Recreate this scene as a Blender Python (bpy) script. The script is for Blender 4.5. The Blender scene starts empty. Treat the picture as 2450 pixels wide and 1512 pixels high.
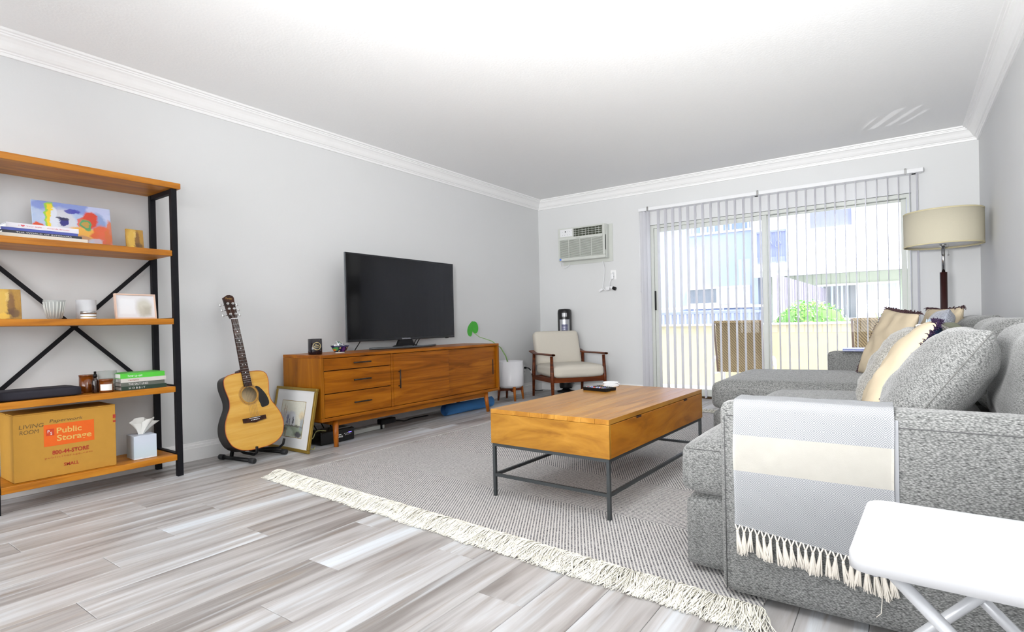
import bpy, bmesh, math, random
from mathutils import Vector, Matrix, Euler, noise
SC = bpy.context.scene
COL = SC.collection
rnd = random.Random(7)
PI = math.pi
# ------------------------------------------------------------------ camera, world, lights, exposure
W_IMG, H_IMG = 2450.0, 1512.0
CAM_H, FPX, CYP = 0.858, 1315.34, 27.17
YAW, PITCH, ROLL = 0.61503, -0.0059874, -0.0219809
def cam_axes():
    cy, sy = math.cos(YAW), math.sin(YAW)
    f = Vector((-sy, cy, 0)); r = Vector((cy, sy, 0)); u = Vector((0, 0, 1))
    f2 = f*math.cos(PITCH) + u*math.sin(PITCH); u2 = u*math.cos(PITCH) - f*math.sin(PITCH)
    r3 = r*math.cos(ROLL) + u2*math.sin(ROLL); u3 = u2*math.cos(ROLL) - r*math.sin(ROLL)
    return r3, u3, f2
CR, CU, CF = cam_axes()
cd = bpy.data.cameras.new('camera'); cam = bpy.data.objects.new('camera', cd); COL.objects.link(cam)
cam.matrix_world = Matrix(((CR.x, CU.x, -CF.x, 0), (CR.y, CU.y, -CF.y, 0), (CR.z, CU.z, -CF.z, CAM_H), (0, 0, 0, 1)))
cd.sensor_fit = 'HORIZONTAL'; cd.sensor_width = 36.0; cd.lens = 36.0*FPX/W_IMG
cd.shift_y = CYP/W_IMG; cd.clip_start = 0.05; cd.clip_end = 200
SC.camera = cam
SC.view_settings.view_transform = 'Standard'; SC.view_settings.look = 'None'
SC.view_settings.gamma = 1.0; SC.view_settings.use_curve_mapping = False
SC.view_settings.exposure = 0.33
# sky and sun
wd = bpy.data.worlds.new('world'); SC.world = wd; wd.use_nodes = True
wn = wd.node_tree.nodes; wl = wd.node_tree.links
sky = wn.new('ShaderNodeTexSky'); sky.sky_type = 'NISHITA'; sky.sun_disc = False
sky.sun_elevation = math.radians(60); sky.sun_rotation = math.radians(100); sky.air_density = 1.0; sky.dust_density = 1.5
hs = wn.new('ShaderNodeHueSaturation'); hs.inputs['Saturation'].default_value = .5   # milky hazy sky
wl.new(sky.outputs[0], hs.inputs['Color']); wl.new(hs.outputs[0], wn['Background'].inputs[0]); wn['Background'].inputs[1].default_value = 1.0
def lamp_obj(name, kind, loc, target, energy, color=(1, 1, 1), size=1.0, size_y=None):
    l = bpy.data.lights.new(name, kind); l.energy = energy; l.color = color
    if kind == 'AREA':
        l.size = size
        if size_y: l.shape = 'RECTANGLE'; l.size_y = size_y
    if kind == 'SUN': l.angle = math.radians(size)
    o = bpy.data.objects.new(name, l); COL.objects.link(o); o.location = loc
    o.rotation_euler = (Vector(target)-Vector(loc)).to_track_quat('-Z', 'Y').to_euler()
    return o
lamp_obj('sun', 'SUN', (6, 2, 14), (0.5, 4.5, 0), 5.0, (1, .97, .92), 0.6)
# the flash on the camera hot shoe, bounced off the ceiling, and an added area fill in front of the rear wall
bf = lamp_obj('bounce_flash', 'AREA', (-0.35, -0.1, 1.05), (-0.60, 2.0, 2.44), 80.0, (.95, .97, 1.0), 0.35, 0.3); bf.data.color = (.99, .99, .985); bf.data.spread = math.radians(118)
lamp_obj('rear_fill_light', 'AREA', (-1.7, -2.75, 1.45), (-1.9, 4, 1.0), 108.0, (.97, .985, 1.0), 3.4, 1.9)
# unseen spot added on the balcony as reflected sun, thrown up through the vanes onto the ceiling
gl_ = lamp_obj('added_glint_spot', 'SPOT', (-.95, 7.2, .85), (-.03, 5.46, 2.44), 60.0, (1, 1, 1)); gl_.data.spot_size = math.radians(9); gl_.data.spot_blend = .35; gl_.data.shadow_soft_size = .004

# ------------------------------------------------------------------ helpers
def S(r, g, b):
    def f(c):
        c /= 255.0
        return c/12.92 if c <= .04045 else ((c+.055)/1.055)**2.4
    return (f(r), f(g), f(b), 1.0)
MATS = {}
class NT:
    def __init__(s, name):
        s.m = bpy.data.materials.new(name); s.m.use_nodes = True
        s.t = s.m.node_tree; s.b = s.t.nodes['Principled BSDF']; s.tc = None
    def n(s, typ, **kw):
        nd = s.t.nodes.new(typ)
        for k, v in kw.items(): setattr(nd, k, v)
        return nd
    def l(s, a, b): s.t.links.new(a, b)
    def coord(s, kind='Object'):
        if s.tc is None: s.tc = s.n('ShaderNodeTexCoord')
        return s.tc.outputs[kind]
    def mapping(s, src, scale=(1, 1, 1), loc=(0, 0, 0), rot=(0, 0, 0)):
        m = s.n('ShaderNodeMapping'); s.l(src, m.inputs[0])
        m.inputs['Scale'].default_value = scale; m.inputs['Location'].default_value = loc; m.inputs['Rotation'].default_value = rot
        return m.outputs[0]
    def noise(s, src, scale, detail=3, rough=.5, dist=0):
        m = s.n('ShaderNodeTexNoise'); s.l(src, m.inputs['Vector'])
        m.inputs['Scale'].default_value = scale; m.inputs['Detail'].default_value = detail
        m.inputs['Roughness'].default_value = rough; m.inputs['Distortion'].default_value = dist
        return m.outputs[0]
    def ramp(s, src, stops, interp='LINEAR'):
        r = s.n('ShaderNodeValToRGB'); s.l(src, r.inputs[0]); e = r.color_ramp.elements; r.color_ramp.interpolation = interp
        e[0].position, e[0].color = stops[0]; e[1].position, e[1].color = stops[-1]
        for p, c in stops[1:-1]:
            q = e.new(p); q.color = c
        return r.outputs[0]
    def mix(s, fac, a, b, mode='MIX'):
        m = s.n('ShaderNodeMix', data_type='RGBA', blend_type=mode)
        for sock, v in ((m.inputs[0], fac), (m.inputs[6], a), (m.inputs[7], b)):
            if hasattr(v, 'is_output'): s.l(v, sock)
            else: sock.default_value = v
        return m.outputs[2]
    def math(s, op, a, b=None, c=None):
        m = s.n('ShaderNodeMath', operation=op)
        for i, v in enumerate((a, b, c)):
            if v is None: continue
            if hasattr(v, 'is_output'): s.l(v, m.inputs[i])
            else: m.inputs[i].default_value = v
        return m.outputs[0]
    def sep(s, src):
        m = s.n('ShaderNodeSeparateXYZ'); s.l(src, m.inputs[0]); return m.outputs
    def comb(s, x, y, z):
        m = s.n('ShaderNodeCombineXYZ')
        for i, v in enumerate((x, y, z)):
            if hasattr(v, 'is_output'): s.l(v, m.inputs[i])
            else: m.inputs[i].default_value = v
        return m.outputs[0]
    def color(s, c):
        if hasattr(c, 'is_output'): s.l(c, s.b.inputs['Base Color'])
        else: s.b.inputs['Base Color'].default_value = c
    def bump(s, src, strength=.3, dist=.002):
        m = s.n('ShaderNodeBump'); s.l(src, m.inputs['Height']); m.inputs['Strength'].default_value = strength
        m.inputs['Distance'].default_value = dist; s.l(m.outputs[0], s.b.inputs['Normal'])
    def rough(s, v): s.b.inputs['Roughness'].default_value = v
    def spec(s, v): s.b.inputs['Specular IOR Level'].default_value = v
def plain(name, c, rough=.5, metal=0, spec=.5, var=.04, scale=30, emit=None, es=0, bump=0):
    if name in MATS: return MATS[name]
    t = NT(name)
    nz = t.noise(t.coord(), scale, 4)
    t.color(t.mix(nz, tuple(min(1, x*(1-var)) for x in c[:3])+(1,), tuple(min(1, x*(1+var)) for x in c[:3])+(1,)))
    t.rough(rough); t.b.inputs['Metallic'].default_value = metal; t.spec(spec)
    if bump: t.bump(nz, bump, .002)
    if emit: t.b.inputs['Emission Color'].default_value = emit; t.b.inputs['Emission Strength'].default_value = es
    MATS[name] = t.m; return t.m
def wood(name, cols, scale, rough=.4, grain=.25, dist=1.2, spec=.35, rand=False):
    t = NT(name); co = t.coord()
    if rand:
        oi = t.n('ShaderNodeObjectInfo')
        add = t.n('ShaderNodeVectorMath', operation='ADD'); t.l(co, add.inputs[0])
        t.l(t.math('MULTIPLY', oi.outputs['Random'], 37.0), add.inputs[1]); co = add.outputs[0]
    v = t.mapping(co, scale)
    a = t.noise(v, 1.0, 5, .55, dist)
    f = t.noise(t.mapping(co, tuple(x*7 for x in scale)), 1.0, 4, .7, .4)
    base = t.ramp(a, [(.28, cols[0]), (.5, cols[1]), (.72, cols[2])])
    t.color(t.mix(t.math('MULTIPLY', f, grain), base, tuple(x*.35 for x in cols[0][:3])+(1,)))
    t.rough(rough); t.spec(spec); t.bump(f, .12, .001)
    MATS[name] = t.m; return t.m
# blobs: a flat painted picture; each blob is an ellipse or a rectangle with a soft edge in picture coordinates
def picture(name, axes, base, blobs, warp=.08, wscale=6, rough=.4, grain=None, softk=1.0):
    t = NT(name); g = t.sep(t.coord('Generated'))
    u, v = g['XYZ'.index(axes[0])], g['XYZ'.index(axes[1])]
    p = t.comb(u, v, 0)
    nz = t.n('ShaderNodeTexNoise'); t.l(p, nz.inputs['Vector']); nz.inputs['Scale'].default_value = wscale; nz.inputs['Detail'].default_value = 6; nz.inputs['Roughness'].default_value = .62
    sub = t.n('ShaderNodeVectorMath', operation='SUBTRACT'); t.l(nz.outputs['Color'], sub.inputs[0]); sub.inputs[1].default_value = (.5, .5, .5)
    mad = t.n('ShaderNodeVectorMath', operation='MULTIPLY_ADD'); t.l(sub.outputs[0], mad.inputs[0]); mad.inputs[1].default_value = (warp*2,)*3; t.l(p, mad.inputs[2])
    q = t.sep(mad.outputs[0])
    col = base
    if grain: col = t.mix(nz.outputs[0], base, grain)
    for (kind, cu, cv, ru, rv, c, soft, amt) in blobs:
        du = t.math('DIVIDE', t.math('SUBTRACT', q[0], cu), ru); dv = t.math('DIVIDE', t.math('SUBTRACT', q[1], cv), rv)
        if kind == 'e': d = t.math('SQRT', t.math('ADD', t.math('MULTIPLY', du, du), t.math('MULTIPLY', dv, dv)))
        else: d = t.math('MAXIMUM', t.math('ABSOLUTE', du), t.math('ABSOLUTE', dv))
        mr = t.n('ShaderNodeMapRange', clamp=True); t.l(d, mr.inputs[0])
        mr.inputs[1].default_value = 1-soft*softk; mr.inputs[2].default_value = 1+soft*softk; mr.inputs[3].default_value = amt; mr.inputs[4].default_value = 0
        col = t.mix(mr.outputs[0], col, c)
    t.color(col); t.rough(rough); MATS[name] = t.m; return t.m
def tag(o, label=None, cat=None, group=None, kind=None):
    if label: o['label'] = label
    if cat: o['category'] = cat
    if group: o['group'] = group
    if kind: o['kind'] = kind
    return o
def thing(name, label, cat, loc=(0, 0, 0), rot=(0, 0, 0), group=None):
    o = bpy.data.objects.new(name, None); o.empty_display_size = .05; COL.objects.link(o)
    o.location = loc; o.rotation_euler = rot if not isinstance(rot, (int, float)) else (0, 0, rot)
    return tag(o, label, cat, group)
class MB:
    def __init__(s): s.b = bmesh.new(); s.mi = 0
    def _fin(s, r):
        for v in r: pass
    def box(s, c, d, rot=None, bev=0, seg=2, taper=None):
        m = Matrix.Translation(c) @ (Euler(rot).to_matrix().to_4x4() if rot else Matrix.Identity(4)) @ Matrix.Diagonal((d[0], d[1], d[2], 1))
        r = bmesh.ops.create_cube(s.b, size=1, matrix=m)
        vs = r['verts']; es = list({e for v in vs for e in v.link_edges}); fs = list({f for v in vs for f in v.link_faces})
        for f in fs: f.material_index = s.mi
        if bev > 0:
            bmesh.ops.bevel(s.b, geom=vs+es, offset=bev, segments=seg, profile=.5, affect='EDGES', clamp_overlap=True, material=-1)
        return s
    def bx(s, x0, x1, y0, y1, z0, z1, bev=0, seg=2):
        return s.box(((x0+x1)/2, (y0+y1)/2, (z0+z1)/2), (abs(x1-x0), abs(y1-y0), abs(z1-z0)), None, bev, seg)
    def bar(s, p, q, w, d=None, up=(0, 0, 1), bev=0, w2=None):
        p, q = Vector(p), Vector(q); d = d or w; ax = (q-p); L = ax.length; ax.normalize(); u = Vector(up)
        if abs(ax.dot(u)) > .98: u = Vector((1, 0, 0))
        x = u.cross(ax).normalized(); y = ax.cross(x)
        vs = []
        for k, pt in ((1, p), ((w2 or w)/w, q)):
            for sx, sy in ((-1, -1), (1, -1), (1, 1), (-1, 1)):
                vs.append(s.b.verts.new(pt + x*sx*w/2*k + y*sy*d/2*k))
        fs = [s.b.faces.new([vs[i] for i in f]) for f in ((3, 2, 1, 0), (4, 5, 6, 7), (0, 1, 5, 4), (1, 2, 6, 5), (2, 3, 7, 6), (3, 0, 4, 7))]
        for f in fs: f.material_index = s.mi
        if bev: bmesh.ops.bevel(s.b, geom=vs+list({e for v in vs for e in v.link_edges}), offset=bev, segments=2, profile=.5, affect='EDGES', clamp_overlap=True)
        return s
    def tube(s, pts, r, seg=10, cap=True):
        pts = [Vector(p) for p in pts]; n = len(pts); rings = []
        rr = r if isinstance(r, (list, tuple)) else [r]*n
        up = None
        for i, p in enumerate(pts):
            t = (pts[min(i+1, n-1)]-pts[max(i-1, 0)]).normalized()
            if up is None:
                up = Vector((0, 0, 1)) if abs(t.z) < .9 else Vector((1, 0, 0))
            x = up.cross(t)
            if x.length < 1e-4: x = Vector((0, 1, 0)).cross(t)
            x.normalize(); y = t.cross(x); up = y
            rings.append([s.b.verts.new(p + (x*math.cos(a)+y*math.sin(a))*rr[i]) for a in [2*PI*k/seg for k in range(seg)]])
        for i in range(n-1):
            for k in range(seg):
                f = s.b.faces.new((rings[i][k], rings[i][(k+1) % seg], rings[i+1][(k+1) % seg], rings[i+1][k])); f.material_index = s.mi; f.smooth = True
        if cap and seg > 2:
            f = s.b.faces.new(rings[0][::-1]); f.material_index = s.mi
            f = s.b.faces.new(rings[-1]); f.material_index = s.mi
        return s
    def cyl(s, p, q, r0, r1=None, seg=20): return s.tube([p, q], [r0, r0 if r1 is None else r1], seg)
    def lathe(s, prof, c=(0, 0, 0), seg=36, sx=1, sy=1):
        c = Vector(c); rings = []
        for r, z in prof:
            if r < 1e-6: rings.append([s.b.verts.new(c+Vector((0, 0, z)))])
            else: rings.append([s.b.verts.new(c+Vector((r*sx*math.cos(2*PI*k/seg), r*sy*math.sin(2*PI*k/seg), z))) for k in range(seg)])
        for a, b in zip(rings, rings[1:]):
            for k in range(seg):
                k2 = (k+1) % seg
                if len(a) == 1 and len(b) == 1: continue
                if len(a) == 1: f = s.b.faces.new((a[0], b[k2], b[k]))
                elif len(b) == 1: f = s.b.faces.new((a[k], a[k2], b[0]))
                else: f = s.b.faces.new((a[k], a[k2], b[k2], b[k]))
                f.material_index = s.mi; f.smooth = True
        return s
    def grid(s, fn, nu, nv, closed_u=False, uv=None):
        vs = [[s.b.verts.new(fn(i/nu, j/nv)) for j in range(nv+1)] for i in range(nu + (0 if closed_u else 1))]
        lay = s.b.loops.layers.uv.verify() if uv else None
        n = len(vs)
        for i in range(nu):
            for j in range(nv):
                f = s.b.faces.new((vs[i][j], vs[(i+1) % n][j], vs[(i+1) % n][j+1], vs[i][j+1])); f.smooth = True; f.material_index = s.mi
                if lay:
                    for lp, (a, b) in zip(f.loops, ((i, j), (i+1, j), (i+1, j+1), (i, j+1))): lp[lay].uv = uv(a/nu, b/nv)
        return s
    def prism(s, pts, fn, d):
        # pts: outline (u,v); fn(u,v,w) -> point; extruded from w=0 to w=d
        a = [s.b.verts.new(fn(u, v, 0)) for u, v in pts]; b = [s.b.verts.new(fn(u, v, d)) for u, v in pts]
        n = len(pts); s.b.faces.new(a[::-1]); s.b.faces.new(b)
        for i in range(n): s.b.faces.new((a[i], a[(i+1) % n], b[(i+1) % n], b[i]))
        return s
    def soft(s, c, d, r=.04, puff=0, n=10, rotm=None, wr=0, seed=0, puffx=0):
        # rounded box with bulging top/bottom
        hx, hy, hz = d[0]/2, d[1]/2, d[2]/2; r = min(r, hx*.98, hy*.98, hz*.98); c = Vector(c)
        bm2 = bmesh.new(); bmesh.ops.create_cube(bm2, size=2); bmesh.ops.subdivide_edges(bm2, edges=bm2.edges[:], cuts=n, use_grid_fill=True)
        mp = {}
        for v in bm2.verts:
            p = v.co
            def w(t): return math.copysign(abs(t)**.75 if abs(t) < 1 else 1, t) if t else 0
            q = Vector((w(p.x)*hx, w(p.y)*hy, w(p.z)*hz))
            inner = Vector((max(-hx+r, min(hx-r, q.x)), max(-hy+r, min(hy-r, q.y)), max(-hz+r, min(hz-r, q.z))))
            o = q-inner
            if o.length > 1e-6:
                ax = [abs(p.x) > .999, abs(p.y) > .999, abs(p.z) > .999]
                o = o.normalized()*r
                q = inner+o
            bx = max(0, (1-(q.x/hx)**2))*max(0, (1-(q.y/hy)**2))
            q.z += (q.z/hz)*puff*bx**.7
            if puffx: q.x += (q.x/hx)*puffx*(max(0, (1-(q.z/hz)**2))*max(0, (1-(q.y/hy)**2)))**.7
            if wr:
                k = noise.noise(Vector((q.x*7+seed, q.y*7, q.z*7)))*wr + noise.noise(Vector((q.x*19+seed, q.y*19, q.z*19)))*wr*.4
                q += q.normalized()*k
            q = (rotm @ q if rotm else q)+c
            mp[v] = s.b.verts.new(q)
        for f in bm2.faces:
            g = s.b.faces.new([mp[v] for v in f.verts]); g.smooth = True; g.material_index = s.mi
        bm2.free(); return s
    def pillow(s, w, h, t, p=3.0, pinch=.06, n=26, wr=.006, seed=0, twomat=False, sag=0):
        # in the local plane: u along Y, v along Z (0..h), thickness along X
        rings = {}
        for side in (1, -1):
            for i in range(n+1):
                for j in range(n+1):
                    u = -1+2*i/n; v = -1+2*j/n
                    u = math.sin(u*PI/2); v = math.sin(v*PI/2)
                    edge = abs(u) > .9999 or abs(v) > .9999
                    if edge and side == -1: continue
                    th = t/2*((1-abs(u)**p)*(1-abs(v)**p))**.5 if not edge else 0
                    uu = u*(1-pinch*(1-v*v)); vv = v*(1-pinch*(1-u*u))
                    k = noise.noise(Vector((u*2.2+seed, v*2.2, side*3.1)))*wr*3 + noise.noise(Vector((u*6+seed, v*6, side*5)))*wr
                    x = side*th*(1+0*k)+(k if not edge else 0)*(.4+.6*min(1, th/(t/2+1e-6)))
                    rings[(side, i, j)] = s.b.verts.new((x, uu*w/2, h/2+vv*h/2 - sag*(1-u*u)*(v > 0)*v))
        def g(side, i, j):
            if i in (0, n) or j in (0, n): return rings[(1, i, j)]
            return rings[(side, i, j)]
        for side in (1, -1):
            for i in range(n):
                for j in range(n):
                    q = [g(side, i, j), g(side, i+1, j), g(side, i+1, j+1), g(side, i, j+1)]
                    if side == -1: q.reverse()
                    f = s.b.faces.new(q); f.smooth = True
                    f.material_index = (1 if side > 0 else 0) if twomat else 0
        return s
    def build(s, name, mat, parent=None, smooth=None, label=None, loc=None):
        me = bpy.data.meshes.new(name); bmesh.ops.recalc_face_normals(s.b, faces=s.b.faces[:]) if smooth != 'keep' else None
        s.b.to_mesh(me); s.b.free()
        for m in (mat if isinstance(mat, (list, tuple)) else [mat]): me.materials.append(m)
        o = bpy.data.objects.new(name, me); COL.objects.link(o); o.parent = parent
        if smooth is True:
            for p in me.polygons: p.use_smooth = True
        if label: o['label'] = label
        if loc: o.location = loc
        return o
def copy_tree(o, parent=None):
    c = o.copy(); COL.objects.link(c); c.parent = parent
    for ch in list(o.children): copy_tree(ch, c)
    return c
def text(body, name, parent, origin, right, up, width=None, height=None, mat=None, depth=.0004, bold=0, shear=0, label=None, center=False, spacing=1.0):
    cu = bpy.data.curves.new('t', 'FONT'); cu.body = body; cu.size = 1; cu.extrude = 0; cu.offset = bold; cu.shear = shear; cu.space_character = spacing; cu.resolution_u = 3
    to = bpy.data.objects.new('t', cu); COL.objects.link(to)
    dg = bpy.context.evaluated_depsgraph_get(); me = bpy.data.meshes.new_from_object(to.evaluated_get(dg))
    bpy.data.objects.remove(to); bpy.data.curves.remove(cu)
    xs = [v.co.x for v in me.vertices]; ys = [v.co.y for v in me.vertices]
    x0, x1, y0, y1 = min(xs), max(xs), min(ys), max(ys)
    sy_ = (height/(y1-y0)) if height else width/(x1-x0); sx_ = (width/(x1-x0)) if width else sy_
    R_, U_ = Vector(right).normalized(), Vector(up).normalized(); N_ = R_.cross(U_); O_ = Vector(origin)
    off = (x1-x0)*sx_/2 if center else 0
    for v in me.vertices: v.co = O_ + R_*((v.co.x-x0)*sx_-off) + U_*((v.co.y-y0)*sy_) + N_*depth
    me.materials.clear(); me.materials.append(mat); me.name = name
    o = bpy.data.objects.new(name, me); COL.objects.link(o); o.parent = parent
    if label: o['label'] = label
    return o
def struct(o): o['kind'] = 'structure'; return o

# ------------------------------------------------------------------ materials
def mat_wall():
    t = NT('wall_paint'); n1 = t.noise(t.coord(), 1.5, 3); n2 = t.noise(t.coord(), 90, 3)
    t.color(t.mix(n1, S(216, 217, 217), S(220, 221, 222))); t.rough(.75); t.spec(.2); t.bump(n2, .12, .002); return t.m
def mat_ceil():
    t = NT('ceiling_paint'); n2 = t.noise(t.coord(), 70, 4)
    t.color(t.mix(n2, S(238, 239, 240), S(244, 244, 244))); t.rough(.8); t.spec(.2); t.bump(n2, .25, .003); return t.m
def mat_floor():
    t = NT('vinyl_plank'); co = t.coord(); oi = t.n('ShaderNodeObjectInfo'); R_ = oi.outputs['Random']
    add = t.n('ShaderNodeVectorMath', operation='ADD'); t.l(co, add.inputs[0]); t.l(t.comb(t.math('MULTIPLY', R_, 53.0), t.math('MULTIPLY', R_, 91.0), 0), add.inputs[1]); c = add.outputs[0]
    a = t.noise(t.mapping(c, (11, .8, 1)), 1.0, 4, .55, .7)
    b = t.noise(t.mapping(c, (28, 1.7, 1)), 1.0, 5, .6, .4)
    f = t.noise(t.mapping(c, (160, 6, 1)), 1.0, 4, .7, .3)
    ton = t.math('ADD', t.math('MULTIPLY', a, .84), t.math('MULTIPLY', R_, .16))
    base = t.ramp(ton, [(.33, S(136, 130, 127)), (.45, S(174, 170, 168)), (.56, S(194, 192, 192)), (.70, S(222, 228, 234))])
    br = t.ramp(b, [(.56, (0, 0, 0, 1)), (.68, (1, 1, 1, 1))])
    col = t.mix(t.math('MULTIPLY', br, .42), base, S(140, 121, 100))
    wh = t.ramp(t.noise(t.mapping(c, (19, 1.1, 1), (5, 3, 0)), 1.0, 3, .5, .5), [(.58, (0, 0, 0, 1)), (.7, (1, 1, 1, 1))])
    col = t.mix(t.math('MULTIPLY', wh, .6), col, S(212, 217, 222))
    col = t.mix(t.math('MULTIPLY', f, .22), col, S(90, 84, 80))
    t.color(col); t.rough(.38); t.spec(.35); t.bump(f, .08, .001); return t.m
def mat_sofa(name='sofa_tweed', dk=S(50, 51, 51), md=S(116, 117, 116), lt=S(160, 160, 158), sc=1.0):
    t = NT(name); co = t.coord()
    v = t.n('ShaderNodeTexVoronoi'); t.l(t.mapping(co, (125*sc, 125*sc, 430*sc), (0, 0, 0), (0, .25, 0)), v.inputs['Vector']); v.inputs['Scale'].default_value = 1; v.inputs['Randomness'].default_value = .75
    n2 = t.noise(t.mapping(co, (260*sc, 260*sc, 420*sc)), 1, 3, .7)
    big = t.noise(co, 5, 2)
    w = t.math('ADD', t.math('MULTIPLY', v.outputs['Distance'], .62), t.math('MULTIPLY', n2, .5))
    col = t.ramp(w, [(.30, lt), (.55, md), (.84, dk)])
    t.color(t.mix(t.math('MULTIPLY', big, .15), col, md)); t.rough(.9); t.spec(.15); t.bump(w, -.5, .002)
    t.b.inputs['Sheen Weight'].default_value = .2; return t.m
def mat_rug():
    t = NT('rug_weave'); p = t.sep(t.coord())
    y = t.math('ADD', p[1], t.math('MULTIPLY', t.math('ADD', p[0], 1.05), .06))
    pp = t.math('PINGPONG', t.math('SUBTRACT', y, .685), .515)
    s = t.math('ADD', p[0], t.math('MULTIPLY', pp, .573))
    nz = t.noise(t.coord(), 260, 3, .7); nz2 = t.noise(t.coord(), 60, 2)
    s = t.math('ADD', s, t.math('MULTIPLY', t.math('SUBTRACT', nz, .5), .004))
    ph = t.math('FRACT', t.math('DIVIDE', s, .0147))
    tri = t.math('ABSOLUTE', t.math('SUBTRACT', ph, .5))
    line = t.ramp(tri, [(.19, (1, 1, 1, 1)), (.29, (0, 0, 0, 1))])
    dark = t.ramp(nz, [(.40, S(44, 46, 52)), (.49, S(128, 126, 129)), (.61, S(190, 188, 188))])
    col = t.mix(line, dark, t.mix(nz2, S(212, 209, 205), S(198, 195, 192)))
    t.color(col); t.rough(.95); t.spec(.1); t.bump(t.math('ADD', t.math('MULTIPLY', tri, -1.0), t.math('MULTIPLY', nz, .4)), .5, .003); return t.m
def mat_blanket():
    t = NT('blanket_weave'); uv = t.sep(t.coord('UV')); u, v = uv[0], uv[1]
    P_ = .0475
    fu = t.math('ABSOLUTE', t.math('SUBTRACT', t.math('FRACT', t.math('DIVIDE', u, P_)), .5))
    fv = t.math('ABSOLUTE', t.math('SUBTRACT', t.math('FRACT', t.math('DIVIDE', v, P_)), .5))
    d = t.math('ADD', fu, fv)
    st = t.math('ABSOLUTE', t.math('SUBTRACT', t.math('FRACT', t.math('MULTIPLY', d, 8.0)), .5))
    lines = t.ramp(st, [(.16, (0, 0, 0, 1)), (.3, (1, 1, 1, 1))])
    gray = t.mix(lines, S(168, 172, 178), S(218, 218, 220))
    cn = t.noise(t.coord(), 40, 3); cream = t.mix(cn, S(218, 215, 206), S(226, 223, 215))
    a = t.math('GREATER_THAN', v, .100); b = t.math('LESS_THAN', v, .208)
    m = t.math('MULTIPLY', a, b)
    t.color(t.mix(m, gray, cream)); t.rough(.9); t.spec(.1); t.bump(t.noise(t.coord(), 350, 2), .3, .001); return t.m
M = {}
M['wall'] = mat_wall(); M['ceil'] = mat_ceil(); M['floor'] = mat_floor(); M['sofa'] = mat_sofa(); M['rug'] = mat_rug(); M['blanket'] = mat_blanket()
M['sofa2'] = mat_sofa('pillow_tweed', S(84, 82, 78), S(140, 138, 132), S(196, 194, 188))
M['trim'] = plain('trim_paint', S(242, 242, 242), .35, var=.02)
M['white'] = plain('white_plastic', S(232, 233, 235), .35, var=.02)
M['offwhite'] = plain('off_white_plastic', S(205, 208, 202), .45, var=.03)
def mat_vane():
    t = NT('vane_vinyl'); t.color(S(248, 248, 250)); t.rough(.5)
    tl = t.n('ShaderNodeBsdfTranslucent'); tl.inputs[0].default_value = S(244, 244, 250)
    mx = t.n('ShaderNodeMixShader'); mx.inputs[0].default_value = .55
    t.l(t.b.outputs[0], mx.inputs[1]); t.l(tl.outputs[0], mx.inputs[2]); t.l(mx.outputs[0], t.t.nodes['Material Output'].inputs[0]); return t.m
M['vane'] = mat_vane()
M['black'] = plain('black_plastic', S(12, 12, 14), .45, var=.2, spec=.25)
M['blackmetal'] = plain('black_steel', S(20, 20, 25), .55, .1, var=.2, spec=.2)
M['darkgrey'] = plain('grey_steel', S(58, 62, 64), .45, .3, var=.15)
M['chrome'] = plain('chrome', S(200, 200, 200), .15, 1.0, var=.02)
M['brown_wood'] = wood('walnut_wood', [S(60, 22, 4), S(98, 42, 10), S(126, 60, 18)], (3, 3, 30), .35)
M['cab'] = wood('acorn_wood', [S(112, 58, 2), S(154, 86, 8), S(184, 112, 18)], (6, 1.1, 16), .36, .22, 1.6, .22)
M['cabside'] = wood('acorn_wood_upright', [S(120, 66, 4), S(152, 90, 8), S(174, 108, 16)], (9, 9, 1.1), .4, .22, 1.2, .22)
M['cableg'] = wood('acorn_wood_leg', [S(140, 72, 10), S(168, 92, 18), S(190, 110, 30)], (20, 20, 2), .35)
M['mango_x'] = wood('mango_end', [S(122, 76, 14), S(162, 112, 34), S(182, 132, 50)], (2.2, 9, 9), .32, .22, 2.0)
M['mango_y'] = wood('mango_side', [S(128, 72, 10), S(172, 106, 20), S(192, 128, 36)], (9, 1.8, 9), .32, .22, 2.0)
M['mango_top'] = wood('mango_top', [S(142, 92, 26), S(172, 118, 40), S(190, 140, 62)], (12, 1.2, 9), .28, .2, 1.2)
M['shelf'] = wood('pine_board', [S(148, 86, 12), S(192, 120, 24), S(212, 144, 44)], (14, 1.4, 14), .42, .2, 1.4)
M['cream_fabric'] = plain('cream_linen', S(206, 200, 188), .95, var=.06, scale=260, spec=.1, bump=.3)
M['natural'] = plain('natural_linen', S(192, 178, 154), .95, var=.10, scale=10, spec=.1, bump=.2)
M['navy'] = plain('navy_velvet', S(22, 36, 58), .9, var=.2, scale=60, spec=.1)
M['fringe'] = plain('rug_fringe_yarn', S(244, 241, 230), .95, var=.05, spec=.1)
M['tassel'] = plain('cotton_tassel', S(228, 222, 212), .95, var=.05, spec=.1)
M['shade'] = plain('lampshade_linen', S(200, 194, 174), .9, var=.04, scale=200, spec=.1)
M['mahog'] = plain('mahogany', S(46, 13, 11), .3, var=.2)
M['pot'] = plain('ceramic_pot', S(226, 226, 230), .3, var=.01)
M['soil'] = plain('soil', S(60, 38, 22), .9, var=.3)
M['leaf'] = plain('leaf', S(58, 165, 40), .45, var=.15)
M['stem'] = plain('stem', S(150, 190, 120), .5, var=.1)
M['mat'] = plain('blue_foam', S(76, 142, 208), .75, var=.06, scale=120)
M['paper'] = plain('paper', S(236, 236, 232), .8, var=.02)
M['ink'] = plain('marker_ink', S(110, 88, 50), .8)
M['red_ink'] = plain('red_ink', S(172, 52, 30), .7)
M['orange_ink'] = plain('orange_ink', S(226, 96, 6), .6)
M['white_ink'] = plain('white_ink', S(235, 235, 235), .6)
M['cream_ink'] = plain('cream_ink', S(222, 176, 92), .6)
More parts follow.
